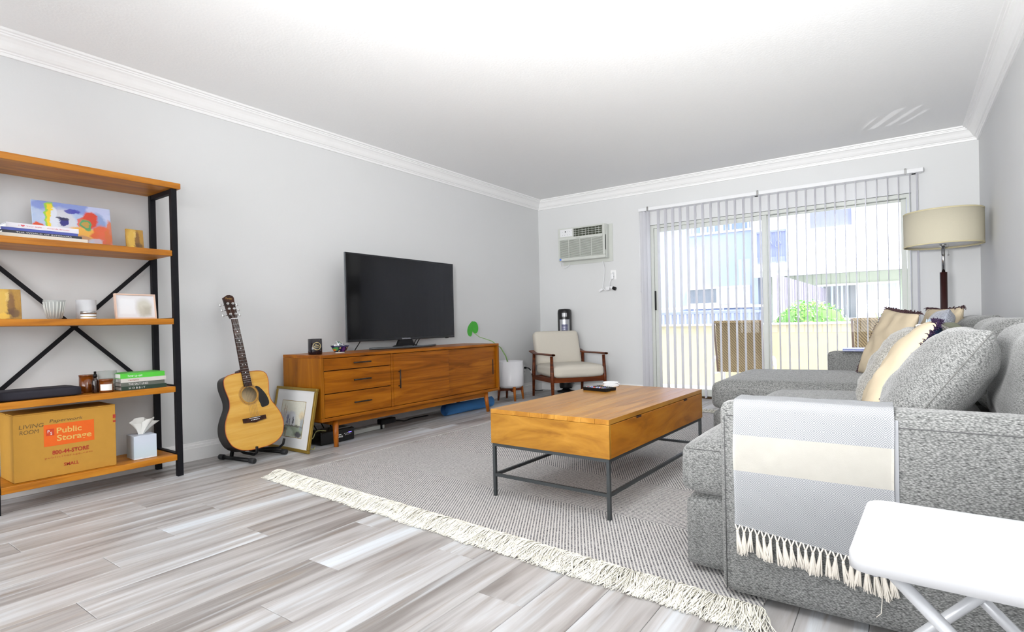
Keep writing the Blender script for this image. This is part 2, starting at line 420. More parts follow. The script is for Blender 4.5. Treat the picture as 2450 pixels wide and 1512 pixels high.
M['card'] = plain('cardboard', S(190, 142, 62), .85, var=.06, scale=25, spec=.15)
M['spruce'] = wood('spruce_top', [S(202, 148, 56), S(216, 166, 74), S(226, 180, 94)], (2, 26, 1.2), .22, .1, .4, .5)
M['rosewood'] = wood('rosewood', [S(20, 8, 4), S(52, 24, 12), S(78, 42, 24)], (20, 20, 4), .3, .2, .6)
M['guitarside'] = plain('guitar_side', S(18, 8, 7), .3, var=.4, scale=8, spec=.2)
M['gold'] = plain('gold_leaf', S(150, 122, 50), .4, .5, var=.25, scale=60)
M['matboard'] = plain('mat_board', S(212, 212, 212), .8, var=.02)
M['amber'] = plain('amber_glass', S(110, 54, 10), .1, var=.2, spec=.8)
M['stucco_cream'] = plain('stucco_cream', S(194, 187, 158), .9, var=.04, scale=60, bump=.2)
M['stucco_white'] = plain('stucco_white', S(236, 236, 236), .9, var=.03, scale=40)
M['stucco_shade'] = plain('stucco_blue_shade', S(150, 160, 186), .9, var=.04, scale=3)  # shade on the left building put into its wall colour as a bluish tone
M['stucco_green'] = plain('stucco_pale_green', S(176, 186, 170), .9, var=.04, scale=30)
M['glass_blue'] = plain('window_glass_blue', S(112, 114, 150), .15, var=.08, scale=2)
M['glass_grey'] = plain('window_glass_grey', S(96, 102, 110), .15, var=.1, scale=2)
M['rail_blue'] = plain('blue_grey_rail', S(120, 126, 150), .6, var=.08)
M['fence'] = plain('weathered_board', S(112, 108, 122), .85, var=.14, scale=18)
M['bush'] = plain('bush_leaf', S(120, 186, 66), .5, var=.4, scale=14)
M['sling'] = None
def mat_sling():
    t = NT('sling_mesh'); co = t.coord()
    w = t.n('ShaderNodeTexWave', wave_type='BANDS', bands_direction='DIAGONAL'); t.l(co, w.inputs['Vector']); w.inputs['Scale'].default_value = 22; w.inputs['Distortion'].default_value = 1.5
    t.color(t.mix(w.outputs[0], S(100, 86, 64), S(160, 140, 104))); t.rough(.8)
    t.b.inputs['Transmission Weight'].default_value = 0; return t.m
M['sling'] = mat_sling()
def mat_glass(name='pane_glass', tint=(1, 1, 1, 1), refl=.05):
    t = NT(name); nt = t.t; tr = t.n('ShaderNodeBsdfTransparent'); tr.inputs[0].default_value = tint
    gl = t.n('ShaderNodeBsdfGlossy'); gl.inputs['Roughness'].default_value = .01
    mx = t.n('ShaderNodeMixShader'); fr = t.n('ShaderNodeFresnel'); fr.inputs[0].default_value = 1.3
    t.l(fr.outputs[0], mx.inputs[0]); t.l(tr.outputs[0], mx.inputs[1]); t.l(gl.outputs[0], mx.inputs[2])
    t.l(mx.outputs[0], nt.nodes['Material Output'].inputs[0]); return t.m
M['glass'] = mat_glass()
def mat_jar():
    t = NT('clear_jar_glass'); tr = t.n('ShaderNodeBsdfTransparent'); tr.inputs[0].default_value = (.9, .92, .92, 1)
    mx = t.n('ShaderNodeMixShader'); mx.inputs[0].default_value = .45
    t.b.inputs['Base Color'].default_value = S(205, 208, 206); t.b.inputs['Roughness'].default_value = .1
    t.l(tr.outputs[0], mx.inputs[1]); t.l(t.b.outputs[0], mx.inputs[2]); t.l(mx.outputs[0], t.t.nodes['Material Output'].inputs[0]); return t.m
M['jar'] = mat_jar()
M['screen'] = plain('tv_screen', S(3, 3, 4), .05, var=.1, spec=.42)

M['stool_white'] = plain('stool_plastic', S(214, 215, 218), .3, var=.01)
# ------------------------------------------------------------------ room shell
XL, XR, YB, YF, ZC = -3.845, 0.562, 6.09, -3.0, 2.44
DX0, DX1, DZ = -2.335, 0.095, 1.955
fl = struct(MB().bx(XL-.15, XR+.15, YF-.15, YB+.15, -.12, -.008).build('floor', plain('underlay', S(120, 116, 112), .9)))
PW, PL = .173, 1.22
joint = {0: 1.33, 1: 1.055, 2: .80, 3: 1.27, 4: .615, 5: .35, -3: .90, 6: 1.22, 7: .93, 10: 1.365, 8: 1.55, 9: .70, -1: .64, -2: 1.15, -4: .55, -5: 1.4}
plank_cache = {}
def plank_mesh(w, L):
    k = (round(w, 3), round(L, 3))
    if k not in plank_cache:
        b = bmesh.new(); g = .0006; c = .0014; t = .0085
        v = [b.verts.new((x, y, z)) for z, e in ((-t, g), (-c, g), (0, g+c)) for x, y in ((e, e), (w-e, e), (w-e, L-e), (e, L-e))]
        for a in (0, 4):
            for i in range(4): b.faces.new((v[a+i], v[a+(i+1) % 4], v[a+4+(i+1) % 4], v[a+4+i]))
        b.faces.new(v[8:12]); me = bpy.data.meshes.new('plank'); b.to_mesh(me); b.free(); me.materials.append(M['floor']); plank_cache[k] = me
    return plank_cache[k]
k0 = int(math.floor((XL+2.85)/PW)); k1 = int(math.ceil((XR+2.85)/PW))
for k in range(k0, k1):
    xa, xb = max(XL, -2.85+k*PW), min(XR, -2.85+(k+1)*PW)
    if xb-xa < .01: continue
    j = joint.get(k, rnd.uniform(0, PL)); y = j-PL*math.ceil((j-YF)/PL)
    while y < YB:
        ya, yb = max(y, YF), min(y+PL, YB)
        if yb-ya > .02:
            o = bpy.data.objects.new('plank', plank_mesh(xb-xa, yb-ya)); COL.objects.link(o); o.parent = fl; o.location = (xa, ya, 0)
        y += PL
struct(MB().bx(XL-.15, XR+.15, YF-.15, YB+.15, ZC, ZC+.15).build('ceiling', M['ceil']))
struct(MB().bx(XL-.15, XL, YF-.15, YB+.15, -.1, ZC).build('wall_left', M['wall']))
struct(MB().bx(XR, XR+.15, YF-.15, YB+.15, -.1, ZC).build('wall_right', M['wall']))
struct(MB().bx(XL, XR, YF-.15, YF, -.1, ZC).build('wall_rear', M['wall']))
w = MB(); w.bx(XL, DX0, YB, YB+.15, -.1, ZC).bx(DX1, XR, YB, YB+.15, -.1, ZC).bx(DX0, DX1, YB, YB+.15, DZ, ZC)
struct(w.build('wall_back', M['wall']))
crown = [(0, .112), (.013, .112), (.015, .097), (.022, .094), (.024, .088), (.034, .084), (.046, .070), (.058, .050), (.070, .036), (.082, .029), (.084, .022), (.092, .020), (.094, .013), (.108, .011), (.112, 0), (0, 0)]
def sweep(name, prof, p0, p1, inward, zc, sgn, m0=0, m1=0, mat=None):
    # prof (out, down/up); m0/m1: mitre growth per unit of out at each end
    b = MB(); p0, p1 = Vector(p0), Vector(p1); d = (p1-p0).normalized(); inw = Vector(inward)
    A = [b.b.verts.new(p0+inw*o+d*(o*m0)+Vector((0, 0, zc+sgn*h))) for o, h in prof]
    B = [b.b.verts.new(p1+inw*o-d*(o*m1)+Vector((0, 0, zc+sgn*h))) for o, h in prof]
    n = len(prof)
    for i in range(n): b.b.faces.new((A[i], A[(i+1) % n], B[(i+1) % n], B[i]))
    b.b.faces.new(A); b.b.faces.new(B[::-1])
    return struct(b.build(name, mat or M['trim']))
sweep('trim_1', crown, (XL, YF, 0), (XL, YB, 0), (1, 0, 0), ZC, -1, 1, 1)
sweep('trim_2', crown, (XL, YB, 0), (XR, YB, 0), (0, -1, 0), ZC, -1, 1, 1)
sweep('trim_3', crown, (XR, YB, 0), (XR, YF, 0), (-1, 0, 0), ZC, -1, 1, 1)
base = [(0, 0), (.014, 0), (.014, .082), (.011, .086), (.011, .100), (.008, .104), (.007, .116), (0, .118)]
sweep('baseboard_left', base, (XL, YF, 0), (XL, YB, 0), (1, 0, 0), 0, 1, 0, 1)
sweep('baseboard_back', base, (XL, YB, 0), (DX0-.005, YB, 0), (0, -1, 0), 0, 1, 1, 0)
sweep('baseboard_right', base, (XR, YB, 0), (XR, YF, 0), (-1, 0, 0), 0, 1, 1, 0)

# sliding patio door
door = struct(thing('door_1', None, None, (0, YB, 0)))
def D(mb, name, m=M['trim'], lab=None, par=door): return mb.build(name, m, par, label=lab)
fr = MB()
fr.bx(DX0, DX0+.035, .02, .13, 0, DZ-.003).bx(DX1-.035, DX1, .02, .13, 0, DZ-.003).bx(DX0+.0352, DX1-.0352, .02, .13, DZ-.035, DZ-.003)
D(fr, 'door_frame', M['offwhite'])
D(MB().bx(DX0, DX1, .01, .135, -.006, .018, .004), 'door_track', plain('bronze_track', S(70, 50, 28), .4, .6))
def sash(x0, x1, y0, y1, z0, z1, name, w, hw, bt):
    s_ = MB(); s_.bx(x0, x0+w, y0, y1, z0, z1, .003).bx(x1-w, x1, y0, y1, z0, z1, .003).bx(x0+w, x1-w, y0, y1, z1-hw, z1, .003).bx(x0+w, x1-w, y0, y1, z0, z0+bt, .003)
    o = D(s_, name, M['offwhite'])
    D(MB().bx(x0+w-.004, x1-w+.004, (y0+y1)/2-.002, (y0+y1)/2+.002, z0+bt-.004, z1-hw+.004), 'pane', M['glass'], par=o)
    return o
sl = sash(DX0+.037, -1.105, .03, .065, .02, 1.918, 'sliding_panel', .048, .045, .075)
sash(-1.135, DX1-.037, .08, .115, .02, 1.918, 'fixed_panel', .04, .02, .05)
h = MB(); h.bx(DX0+.038, DX0+.053, .006, .03, .98, 1.2, .003); D(h, 'door_handle', M['black'], 'black pull handle', sl)
h = MB(); h.bx(DX0+.092, DX0+.101, .012, .03, 1.02, 1.12, .002); D(h, 'latch', plain('steel_latch', S(120, 110, 140), .3, .7), 'steel latch', sl)

# vertical blinds
bl = thing('vertical_blind', 'white vertical slat blind, vanes turned open, across the patio door', 'blind', (0, 5.985, 2.14))
MB().bx(-2.42, .182, -.022, .022, -.036, .0, .004).build('headrail', M['white'], bl)
MB().bx(-2.41, .17, .02, .1, -.03, -.02).bx(-2.40, -2.37, .02, .103, -.03, .0).bx(-1.2, -1.17, .02, .103, -.03, 0).bx(.1, .13, .02, .103, -.03, 0).build('bracket', M['white'], bl)
for x in (-2.31, -1.155, .055):
    c = MB(); c.bx(x-.010, x+.010, -.0245, -.0222, -.040, .004, .0005).cyl((x-.007, -.026, -.042), (x+.007, -.026, -.042), .003, seg=8).cyl((x-.007, -.026, .005), (x+.007, -.026, .005), .003, seg=8)
    c.build('valance_clip', M['chrome'], bl, label='clear plastic valance clip')
vb = bmesh.new(); n = 8; vw = .089; zt, zb = -.045, -2.115
for z in (zt, zb):
    for i in range(n+1):
        u = (i/n-.5); vb.verts.new((.006*(1-4*u*u), u*vw, z))
vb.verts.ensure_lookup_table()
for i in range(n):
    f = vb.faces.new((vb.verts[i], vb.verts[i+1], vb.verts[n+2+i], vb.verts[n+1+i])); f.smooth = True
vm = bpy.data.meshes.new('vane'); vb.to_mesh(vm); vb.free(); vm.materials.append(M['vane'])
def vane(x, ang):
    o = bpy.data.objects.new('vane', vm); COL.objects.link(o); o.parent = bl; o.location = (x, 0, 0); o.rotation_euler = (0, 0, math.radians(ang))
for k in range(-1, 28): vane(-.0812*k+rnd.uniform(-.002, .002), -.5+rnd.uniform(-1.5, 1.5))
vane(-2.31, -3); vane(-2.352, -6); vane(-2.386, -8); vane(.135, -10)
MB().cyl((-2.405, -.03, -.04), (-2.405, -.03, -.95), .0035, seg=8).build('wand', M['white'], bl)
# one vane that nobody needs to tell apart carries no label

# ------------------------------------------------------------------ bookshelf
SX0, SX1, SY0, SY1 = -3.815, -3.502, .688, 1.533
bk = thing('bookshelf', 'tall open bookshelf of pine boards on a black steel frame with crossed braces', 'bookshelf', (0, 0, 0))
MB().bx(SX0-.012, SX1+.013, SY0-.018, SY1+.018, 1.703, 1.737, .003).build('shelf_board', M['shelf'], bk)
SHZ = [1.337, .935, .534, .130]
for z in SHZ: MB().bx(SX0+.01, SX1-.002, SY0+.031, SY1-.031, z-.034, z, .003).build('shelf_board', M['shelf'], bk)
for x in (SX0+.015, SX1-.015):
    for y in (SY0+.015, SY1-.015): MB().box((x, y, .8515), (.03, .03, 1.703)).build('post', M['blackmetal'], bk)
for y in (SY0+.015, SY1-.015):
    for z in [1.69]+[q-.008 for q in SHZ]:
        MB().bx(SX0+.03, SX1-.03, y-.012, y+.012, z-.013, z+.013).build('crossbar', M['blackmetal'], bk)
for a, b in (((SY0+.02, 1.302), (SY1-.02, .49)), ((SY1-.02, 1.302), (SY0+.02, .49))):
    dx = .0 if a[0] < 1 else .004
    MB().bar((SX0+.002+dx, a[0], a[1]), (SX0+.002+dx, b[0], b[1]), .022, .004, up=(1, 0, 0)).build('brace', M['blackmetal'], bk)

# top shelf (second board)
z = SHZ[0]
art = thing('glass_painting', 'wide glass painting of a crescent moon, blue swirls and orange shapes', 'painting', (-3.70, .915, z), (0, -.16, -.02))
pm = picture('abstract_paint', 'YZ', S(206, 218, 238), [
    ('e', .45, .9, .55, .12, S(120, 140, 215), .5, .8), ('e', .85, .85, .16, .3, S(196, 205, 240), .4, .9), ('e', .8, .62, .12, .22, S(96, 130, 190), .6, .7),
    ('e', .36, .52, .18, .36, S(214, 216, 224), .4, .9), ('e', .215, .62, .075, .36, S(150, 205, 60), .2, 1), ('e', .225, .62, .055, .32, S(244, 214, 30), .15, 1), ('e', .265, .60, .045, .27, S(222, 228, 240), .2, 1),
    ('e', .06, .36, .07, .14, S(222, 74, 20), .25, 1), ('e', .62, .32, .2, .16, S(244, 178, 30), .5, .95), ('e', .86, .28, .14, .26, S(226, 92, 26), .3, .97), ('e', .97, .3, .06, .4, S(214, 104, 36), .3, .9),
    ('e', .72, .66, .10, .2, S(214, 60, 22), .3, 1), ('e', .63, .56, .08, .12, S(224, 84, 26), .3, .9), ('e', .66, .53, .07, .13, S(60, 160, 96), .3, .95), ('e', .66, .54, .035, .07, S(196, 150, 60), .3, .9),
    ('e', .37, .56, .05, .11, S(30, 28, 130), .15, 1), ('e', .36, .64, .07, .03, S(20, 20, 70), .3, .9), ('e', .5, .82, .1, .05, S(50, 50, 170), .5, .9), ('e', .62, .16, .1, .1, S(206, 150, 110), .5, .8), ('e', .78, .12, .1, .1, S(210, 210, 226), .4, .8)], warp=.085, wscale=6, rough=.12, grain=S(150, 178, 224), softk=.35)
MB().bx(-.004, .004, 0, .352, .002, .238, .0015).build('panel', pm, art)
gm = picture('gold_cards', 'YZ', S(196, 150, 40), [('e', .35, .55, .3, .5, S(222, 182, 70), .6, .8), ('e', .62, .5, .14, .42, S(120, 76, 10), .5, .9), ('e', .7, .2, .25, .15, S(90, 56, 8), .6, .8), ('r', .5, .75, .06, .15, S(226, 190, 96), .4, .7), ('e', .3, .1, .3, .1, S(240, 196, 60), .5, .7)], warp=.12, wscale=9, rough=.2, grain=S(150, 104, 14), softk=.5)
g1 = thing('gold_panel', 'small amber and gold glass panel on the upper shelf beside the painting', 'ornament', (-3.66, 1.323, z), (0, -.1, 0))
MB().bx(-.006, .006, 0, .09, .001, .125, .002).build('panel', gm, g1)
def book(name, label, loc, L, D_, T, cover, rotz=0, spine=None, group=None, sp_mat=None, sp_h=.5):
    # lies flat: length L along +y, depth D_ along -x, thickness T; spine faces +x
    t = thing(name, label, 'book', loc, (0, 0, rotz), group)
    MB().bx(-D_, 0, 0, L, 0, .0025).bx(-D_, 0, 0, L, T-.0025, T).bx(-.003, 0, 0, L, .0025, T-.0025).build('cover', cover, t)
    MB().bx(-D_+.004, -.0032, .003, L-.003, .0026, T-.0026).build('pages', M['paper'], t)
    if spine: text(spine, 'spine_title', t, (.0004, L*.16, T*(.5-sp_h/2)), (0, 1, 0), (0, 0, 1), L*min(.7, .032*len(spine)), T*sp_h, sp_mat or M['ink'])
    return t
bx = -3.545
b1 = book('book', 'cream hardback at the bottom of the left book stack on the upper shelf', (bx, .742, z), .36, .25, .022, plain('book_cream', S(224, 218, 206), .5))
b2 = book('book', 'black hardback in the upper shelf stack, second from the bottom', (bx-.006, .760, z+.022), .318, .24, .014, plain('book_black', S(34, 36, 48), .4), spine='THE WORLD OF INTERIORS', sp_mat=M['white_ink'], sp_h=.4)
b3 = book('book', 'blue hardback under the white book in the upper shelf stack', (bx-.008, .757, z+.036), .305, .23, .014, plain('book_blue', S(70, 84, 170), .4))
b4 = book('book', 'white hardback with red title on top of the upper shelf stack', (bx-.006, .775, z+.050), .29, .22, .024, plain('book_white', S(226, 224, 232), .4), spine='I ♥ Your Style     Amanda Brooks', sp_mat=plain('pink_ink', S(212, 90, 100), .6), sp_h=.4)

# middle shelf
z = SHZ[1]
g2 = thing('gold_panel', 'larger amber and gold glass panel at the left end of the middle shelf', 'ornament', (-3.62, .735, z), (0, -.1, 0))
MB().bx(-.006, .006, 0, .105, .001, .152, .002).build('panel', gm, g2)
tm = thing('glass_tumbler', 'clear ribbed glass tumbler on the middle shelf', 'glass', (-3.62, .972, z))
prof = [(0, .001), (.026, .001), (.031, .006), (.040, .05), (.046, .096), (.0475, .1), (.046, .1), (.043, .096), (.037, .05), (.028, .012), (0, .012)]
MB().lathe(prof, seg=36).build('tumbler_body', M['jar'], tm)
rb = MB()
for k in range(18):
    a = 2*PI*k/18; rb.tube([(math.cos(a)*.031, math.sin(a)*.031, .008), (math.cos(a)*.0405, math.sin(a)*.0405, .05), (math.cos(a)*.046, math.sin(a)*.046, .092)], .0022, 6)
rb.build('rib', plain('rib_glass', S(214, 216, 212), .15, spec=.8), tm)
def candle(label, loc, r, hgt, glassm, waxh, waxm, lid=None, lidm=None, name='candle_jar', cat='candle', label_band=None):
    t = thing(name, label, cat, loc)
    MB().lathe([(0, .001), (r*.94, .001), (r, .005), (r, hgt), (r-.003, hgt), (r-.003, .006), (0, .006)], seg=32).build('jar', glassm, t)
    if waxh: MB().lathe([(0, .0065), (r-.0035, .0065), (r-.0035, waxh), (0, waxh)], seg=28).build('wax', waxm, t)
    if lid: MB().lathe([(0, hgt+.0005), (r+.001, hgt+.0005), (r+.002, hgt+lid), (r*.9, hgt+lid+.002), (0, hgt+lid+.002)], seg=32).build('lid', lidm, t)
    if label_band:
        a0, a1, z0, z1, lm = label_band
        MB().grid(lambda u, v: Vector(((r+.0008)*math.cos(a0+(a1-a0)*u), (r+.0008)*math.sin(a0+(a1-a0)*u), z0+(z1-z0)*v)), 14, 1).build('paper_label', lm, t)
    return t
marb = plain('marble_white', S(214, 216, 220), .2, var=.08, scale=20)
candle('tall white marbled candle jar on the middle shelf behind the silver-lidded tin', (-3.68, 1.128, z), .046, .108, marb, 0, None)
tn = thing('candle_tin', 'small white candle tin with a silver lid on the middle shelf', 'candle', (-3.575, 1.105, z))
MB().lathe([(0, .001), (.033, .001), (.034, .004), (.034, .026), (0, .026)]).build('tin', M['white'], tn)
MB().lathe([(0, .0265), (.035, .0265), (.035, .04), (.033, .0425), (0, .0425)]).build('lid', plain('brushed_silver', S(180, 180, 182), .25, .8), tn)
MB().lathe([(.0343, .012), (.0345, .013), (.0345, .015), (.0343, .016)]).build('gold_line', M['gold'], tn)
ph = thing('photo_frame', 'small pale pink photo frame lying landscape on the middle shelf', 'picture frame', (-3.61, 1.243, z), (0, -.12, .05))
f_ = MB(); f_.bx(-.008, .008, 0, .212, .001, .008).bx(-.008, .008, 0, .212, .138, .146).bx(-.008, .008, 0, .007, .008, .138).bx(-.008, .008, .205, .212, .008, .138)
f_.build('frame_moulding', plain('pink_wood', S(226, 196, 178), .5), ph)
MB().bx(-.004, .002, .007, .205, .008, .138).build('photograph', picture('photo', 'YZ', S(232, 232, 236), [('r', .28, .5, .2, .34, S(238, 240, 244), .1, 1), ('e', .72, .45, .2, .4, S(206, 204, 190), .3, .9), ('r', .8, .3, .1, .2, S(176, 172, 156), .4, .7), ('r', .66, .25, .06, .2, S(192, 188, 174), .4, .6)], warp=.04, rough=.2), ph)

# lower shelf
z = SHZ[2]
cs = thing('black_case', 'long black padded case lying on the shelf above the cardboard box', 'case', (-3.615, .885, z))
MB().soft((0, 0, .0245), (.17, .34, .047), .012, .003, n=8, wr=.0012).build('case_body', plain('black_nylon', S(26, 25, 38), .7, var=.2), cs)
MB().tube([(.02, .15, .012), (.04, .17, .01), (.05, .185, .008)], .006, 8).build('strap', M['brown_wood'], cs)
candle('amber glass candle jar at the back left of the little jar cluster', (-3.66, 1.115, z), .034, .088, M['amber'], 0, None, .008, M['amber'])
sp = thing('dropper_bottle', 'dark amber spray bottle with black cap standing among the jars', 'bottle', (-3.575, 1.128, z))
MB().lathe([(0, .001), (.014, .001), (.015, .004), (.015, .062), (.012, .072), (.007, .078), (.007, .084), (0, .084)], seg=20).build('bottle_body', plain('dark_amber', S(36, 16, 10), .1, spec=.8), sp)
MB().lathe([(0, .0845), (.009, .0845), (.009, .1), (.006, .102), (.006, .116), (0, .117)], seg=16).build('cap', M['black'], sp)
candle('short amber candle jar with a white paper label in front of the cluster', (-3.555, 1.172, z), .032, .062, M['amber'], 0, None, .010, M['amber'], label_band=(-1.25, .55, .012, .046, M['paper']))
candle('clear glass jar of mottled grey beside the books on the lower shelf', (-3.66, 1.212, z), .045, .11, M['jar'], .06, plain('wax_grey', S(170, 162, 140), .5, var=.15, scale=40))
bks = [('dark green paperback at the bottom of the small book pile', .022, S(40, 62, 50), .23, 'H O B B I T', M['white_ink'], 0), ('grey book with white title, second from the bottom of the small pile', .022, S(98, 104, 96), .222, 'THE SALT LINES', M['white_ink'], .03),
       ('white book with red pattern below the green book', .022, S(206, 202, 196), .228, 'recipes', plain('rust_ink', S(150, 60, 40), .6), -.04), ('bright green paperback on top of the small book pile', .028, S(84, 196, 60), .226, 'how to eat', M['white_ink'], .02)]
zz = z
for lab, T, c, L, ti, im, ry in bks:
    book('book', lab, (-3.535-rnd.uniform(0, .012), 1.236, zz), L, .16, T, plain('cover_'+lab[:9].replace(' ', '_'), c, .45), ry*.5, ti, sp_mat=im, sp_h=.5); zz += T

# bottom shelf: cardboard box and tissue box
z = SHZ[3]
cb = thing('cardboard_box', 'brown cardboard storage box with an orange printed panel on the bottom shelf', 'box', (-3.54, .776, z))
BL, BD, BH = .43, .235, .335
cm = MB(); cm.bx(-BD, 0, 0, BL, .001, BH-.006, .003); cm.build('carton', M['card'], cb)
MB().bx(-BD, -BD/2-.001, 0, BL, BH-.0055, BH-.001).build('flap', M['card'], cb)
MB().bx(-BD/2+.001, -.002, .002, BL, BH-.0055, BH-.001).build('flap', M['card'], cb)
R1, U1 = (0, 1, 0), (0, 0, 1)
MB().bx(.0002, .0008, .118, .330, .158, .268).build('orange_panel', M['orange_ink'], cb)
MB().bx(.0009, .0012, .127, .160, .212, .246).build('logo_square', plain('logo_red', S(196, 62, 20), .6), cb)
text('P', 'logo_letter', cb, (.0013, .133, .226), R1, U1, None, .014, M['white_ink']); text('S', 'logo_letter', cb, (.0013, .144, .216), R1, U1, None, .014, M['white_ink'])
text('Public', 'print', cb, (.001, .170, .218), R1, U1, .105, .030, M['cream_ink'], bold=.02)
text('Storage', 'print', cb, (.001, .170, .170), R1, U1, .148, .040, M['cream_ink'], bold=.02)
text('800-44-STORE', 'print', cb, (.0006, .150, .112), R1, U1, .155, .022, M['red_ink'], bold=.03)
text('publicstorage.com', 'print', cb, (.0006, .120, .092), R1, U1, .20, .013, plain('faded_ink', S(178, 84, 40), .7), spacing=1.3)
text('SMALL', 'print', cb, (.0006, .196, .046), R1, U1, .064, .017, M['red_ink'], bold=.02)
text('LIVING', 'handwriting', cb, (.0006, .022, .262), R1, (0, -.05, 1), .098, .020, M['ink'], shear=.2)
text('ROOM', 'handwriting', cb, (.0006, .024, .234), R1, (0, -.05, 1), .076, .020, M['ink'], shear=.2)
text('Paperwork', 'handwriting', cb, (.0006, .142, .272), R1, (0, -.05, 1), .14, .022, M['ink'], shear=.2)
MB().bx(.0002, .0007, BL-.013, BL, .26, .28).bx(.0002, .0007, BL-.013, BL, .238, .248).build('red_mark', M['red_ink'], cb)
ts = thing('tissue_box', 'pale blue cube tissue box with a white tissue pulled up', 'tissue box', (-3.62, 1.36, z), (0, 0, -.05))
MB().box((0, 0, .068), (.12, .115, .134), None, .002).build('carton', picture('tissue_print', 'YZ', S(196, 214, 224), [('e', .5, .9, .9, .4, S(206, 214, 228), .6, .9), ('r', .4, .03, .5, .03, S(232, 236, 244), .3, .9)], rough=.5), ts)
def tis(u, v):
    a = u*2*PI; r = (.012+.045*v**1.4)*(1+.45*math.sin(3*a+1)+.2*math.sin(7*a)); return Vector((r*.5*math.cos(a), r*math.sin(a)+.025*v, .1355+.078*v+.016*v*math.sin(2*a+.6)))
MB().grid(tis, 48, 12, closed_u=True).build('tissue', M['paper'], ts)

# ------------------------------------------------------------------ guitar on stand
GO = Vector((-3.43, 1.971, .086)); GV = (Vector((-3.66, 1.917, 1.079))-GO).normalized()
GU = Vector((0, 1, 0)); GU = (GU-GV*GU.dot(GV)).normalized(); GN = GU.cross(GV).normalized()
gt = bpy.data.objects.new('acoustic_guitar', None); COL.objects.link(gt)
gt.matrix_world = Matrix(((GU.x, GV.x, GN.x, GO.x), (GU.y, GV.y, GN.y, GO.y), (GU.z, GV.z, GN.z, GO.z), (0, 0, 0, 1)))
tag(gt, 'natural spruce-top acoustic guitar with black pickguard standing on a floor stand', 'guitar')
# local: x across, y up the neck, z out of the soundboard (top face at z=0, body behind)
half = [(0, 0), (.06, .0015), (.12, .016), (.168, .05), (.192, .10), (.198, .145), (.190, .195), (.168, .245), (.146, .285), (.138, .315), (.137, .345), (.144, .385), (.150, .42), (.150, .45), (.143, .478), (.12, .497), (.08, .505), (.03, .507)]
def catmull(P, n=5):
    out = []
    for i in range(len(P)-1):
        p0, p1, p2, p3 = P[max(i-1, 0)], P[i], P[i+1], P[min(i+2, len(P)-1)]
        for k in range(n):
            t = k/n; out.append(tuple(.5*((2*p1[a])+(-p0[a]+p2[a])*t+(2*p0[a]-5*p1[a]+4*p2[a]-p3[a])*t*t+(-p0[a]+3*p1[a]-3*p2[a]+p3[a])*t**3) for a in (0, 1)))
    out.append(P[-1]); return out
hs = catmull(half); outl = hs+[(-x, y) for x, y in hs[::-1] if x > 1e-4]
def plate(outline, z, hole=None, hc=(0, 0), mat=None, name='plate', par=None, flip=False):
    b = bmesh.new(); vs = [b.verts.new((x, y, z)) for x, y in outline]; es = [b.edges.new((vs[i], vs[(i+1) % len(vs)])) for i in range(len(vs))]
    if hole:
        hv = [b.verts.new((hc[0]+hole*math.cos(2*PI*k/40), hc[1]+hole*math.sin(2*PI*k/40), z)) for k in range(40)]; es += [b.edges.new((hv[i], hv[(i+1) % 40])) for i in range(40)]
    bmesh.ops.triangle_fill(b, edges=es, use_beauty=True); bmesh.ops.recalc_face_normals(b, faces=b.faces[:])
    r = MB(); r.b.free(); r.b = b; return r.build(name, mat, par, smooth='keep')
HC = (0, .355)
plate(outl, 0, .051, HC, M['spruce'], 'soundboard', gt)
sd = MB(); n = len(outl); A = [sd.b.verts.new((x, y, -.001)) for x, y in outl]; B = [sd.b.verts.new((x, y, -.105+.02*(y/.5))) for x, y in outl]
for i in range(n): sd.b.faces.new((A[i], A[(i+1) % n], B[(i+1) % n], B[i])).smooth = True
sd.b.faces.new(B); sd.build('body_sides', M['guitarside'], gt)
bd = MB(); bd.tube([(x, y, 0) for x, y in outl]+[(outl[0][0], outl[0][1], 0)], .0022, 6, cap=False); bd.build('binding', plain('binding', S(176, 86, 20), .3), gt)
plate([(.09*math.cos(a), .355+.09*math.sin(a)) for a in [2*PI*k/30 for k in range(30)]], -.07, None, (0, 0), plain('inside_wood', S(232, 206, 160), .7), 'inner_brace', gt)
rs = MB()
for r0, r1 in ((.0535, .0555), (.059, .065), (.068, .070)):
    rs.grid(lambda u, v: Vector((HC[0]+(r0+(r1-r0)*v)*math.cos(2*PI*u), HC[1]+(r0+(r1-r0)*v)*math.sin(2*PI*u), .0006)), 48, 1, closed_u=True)
rs.build('rosette', plain('rosette', S(150, 104, 44), .3), gt)
pg = catmull([(.048, .40), (.060, .405), (.085, .385), (.112, .34), (.124, .30), (.122, .275), (.108, .262), (.075, .258), (.066, .264), (.062, .285), (.055, .31), (.062, .335), (.066, .357), (.060, .38)], 4)
MB().prism(pg, lambda u, v, w: Vector((u, v, .0008+w)), .0012).build('pickguard', plain('pickguard', S(16, 14, 14), .15, spec=.7), gt, label='black pickguard')
MB().prism([(-.078, .178), (-.03, .174), (0, .168), (.03, .174), (.078, .178), (.078, .205), (-.078, .205)], lambda u, v, w: Vector((u, v, .001+w)), .009).build('bridge', M['rosewood'], gt)
MB().box((0, .199, .0115), (.074, .003, .004), (0, 0, -.03)).build('saddle', M['white'], gt)
for k in range(6): MB().cyl((-.026+k*.0105, .187, .0102), (-.026+k*.0105, .187, .0145), .0028, seg=8).build('bridge_pin', M['white'], gt)
fb = MB(); fb.prism([(-.028, .41), (.028, .41), (.0215, .869), (-.0215, .869)], lambda u, v, w: Vector((u, v, .003+w)), .006); fb.build('fretboard', M['rosewood'], gt)
nk = MB(); nk.grid(lambda u, v: Vector(((.0275-.006*v)*math.cos(PI*u), .50+.37*v, .003-(.021-.003*v)*math.sin(PI*u)+.0)), 10, 4); nk.build('neck', M['mahog'], gt)
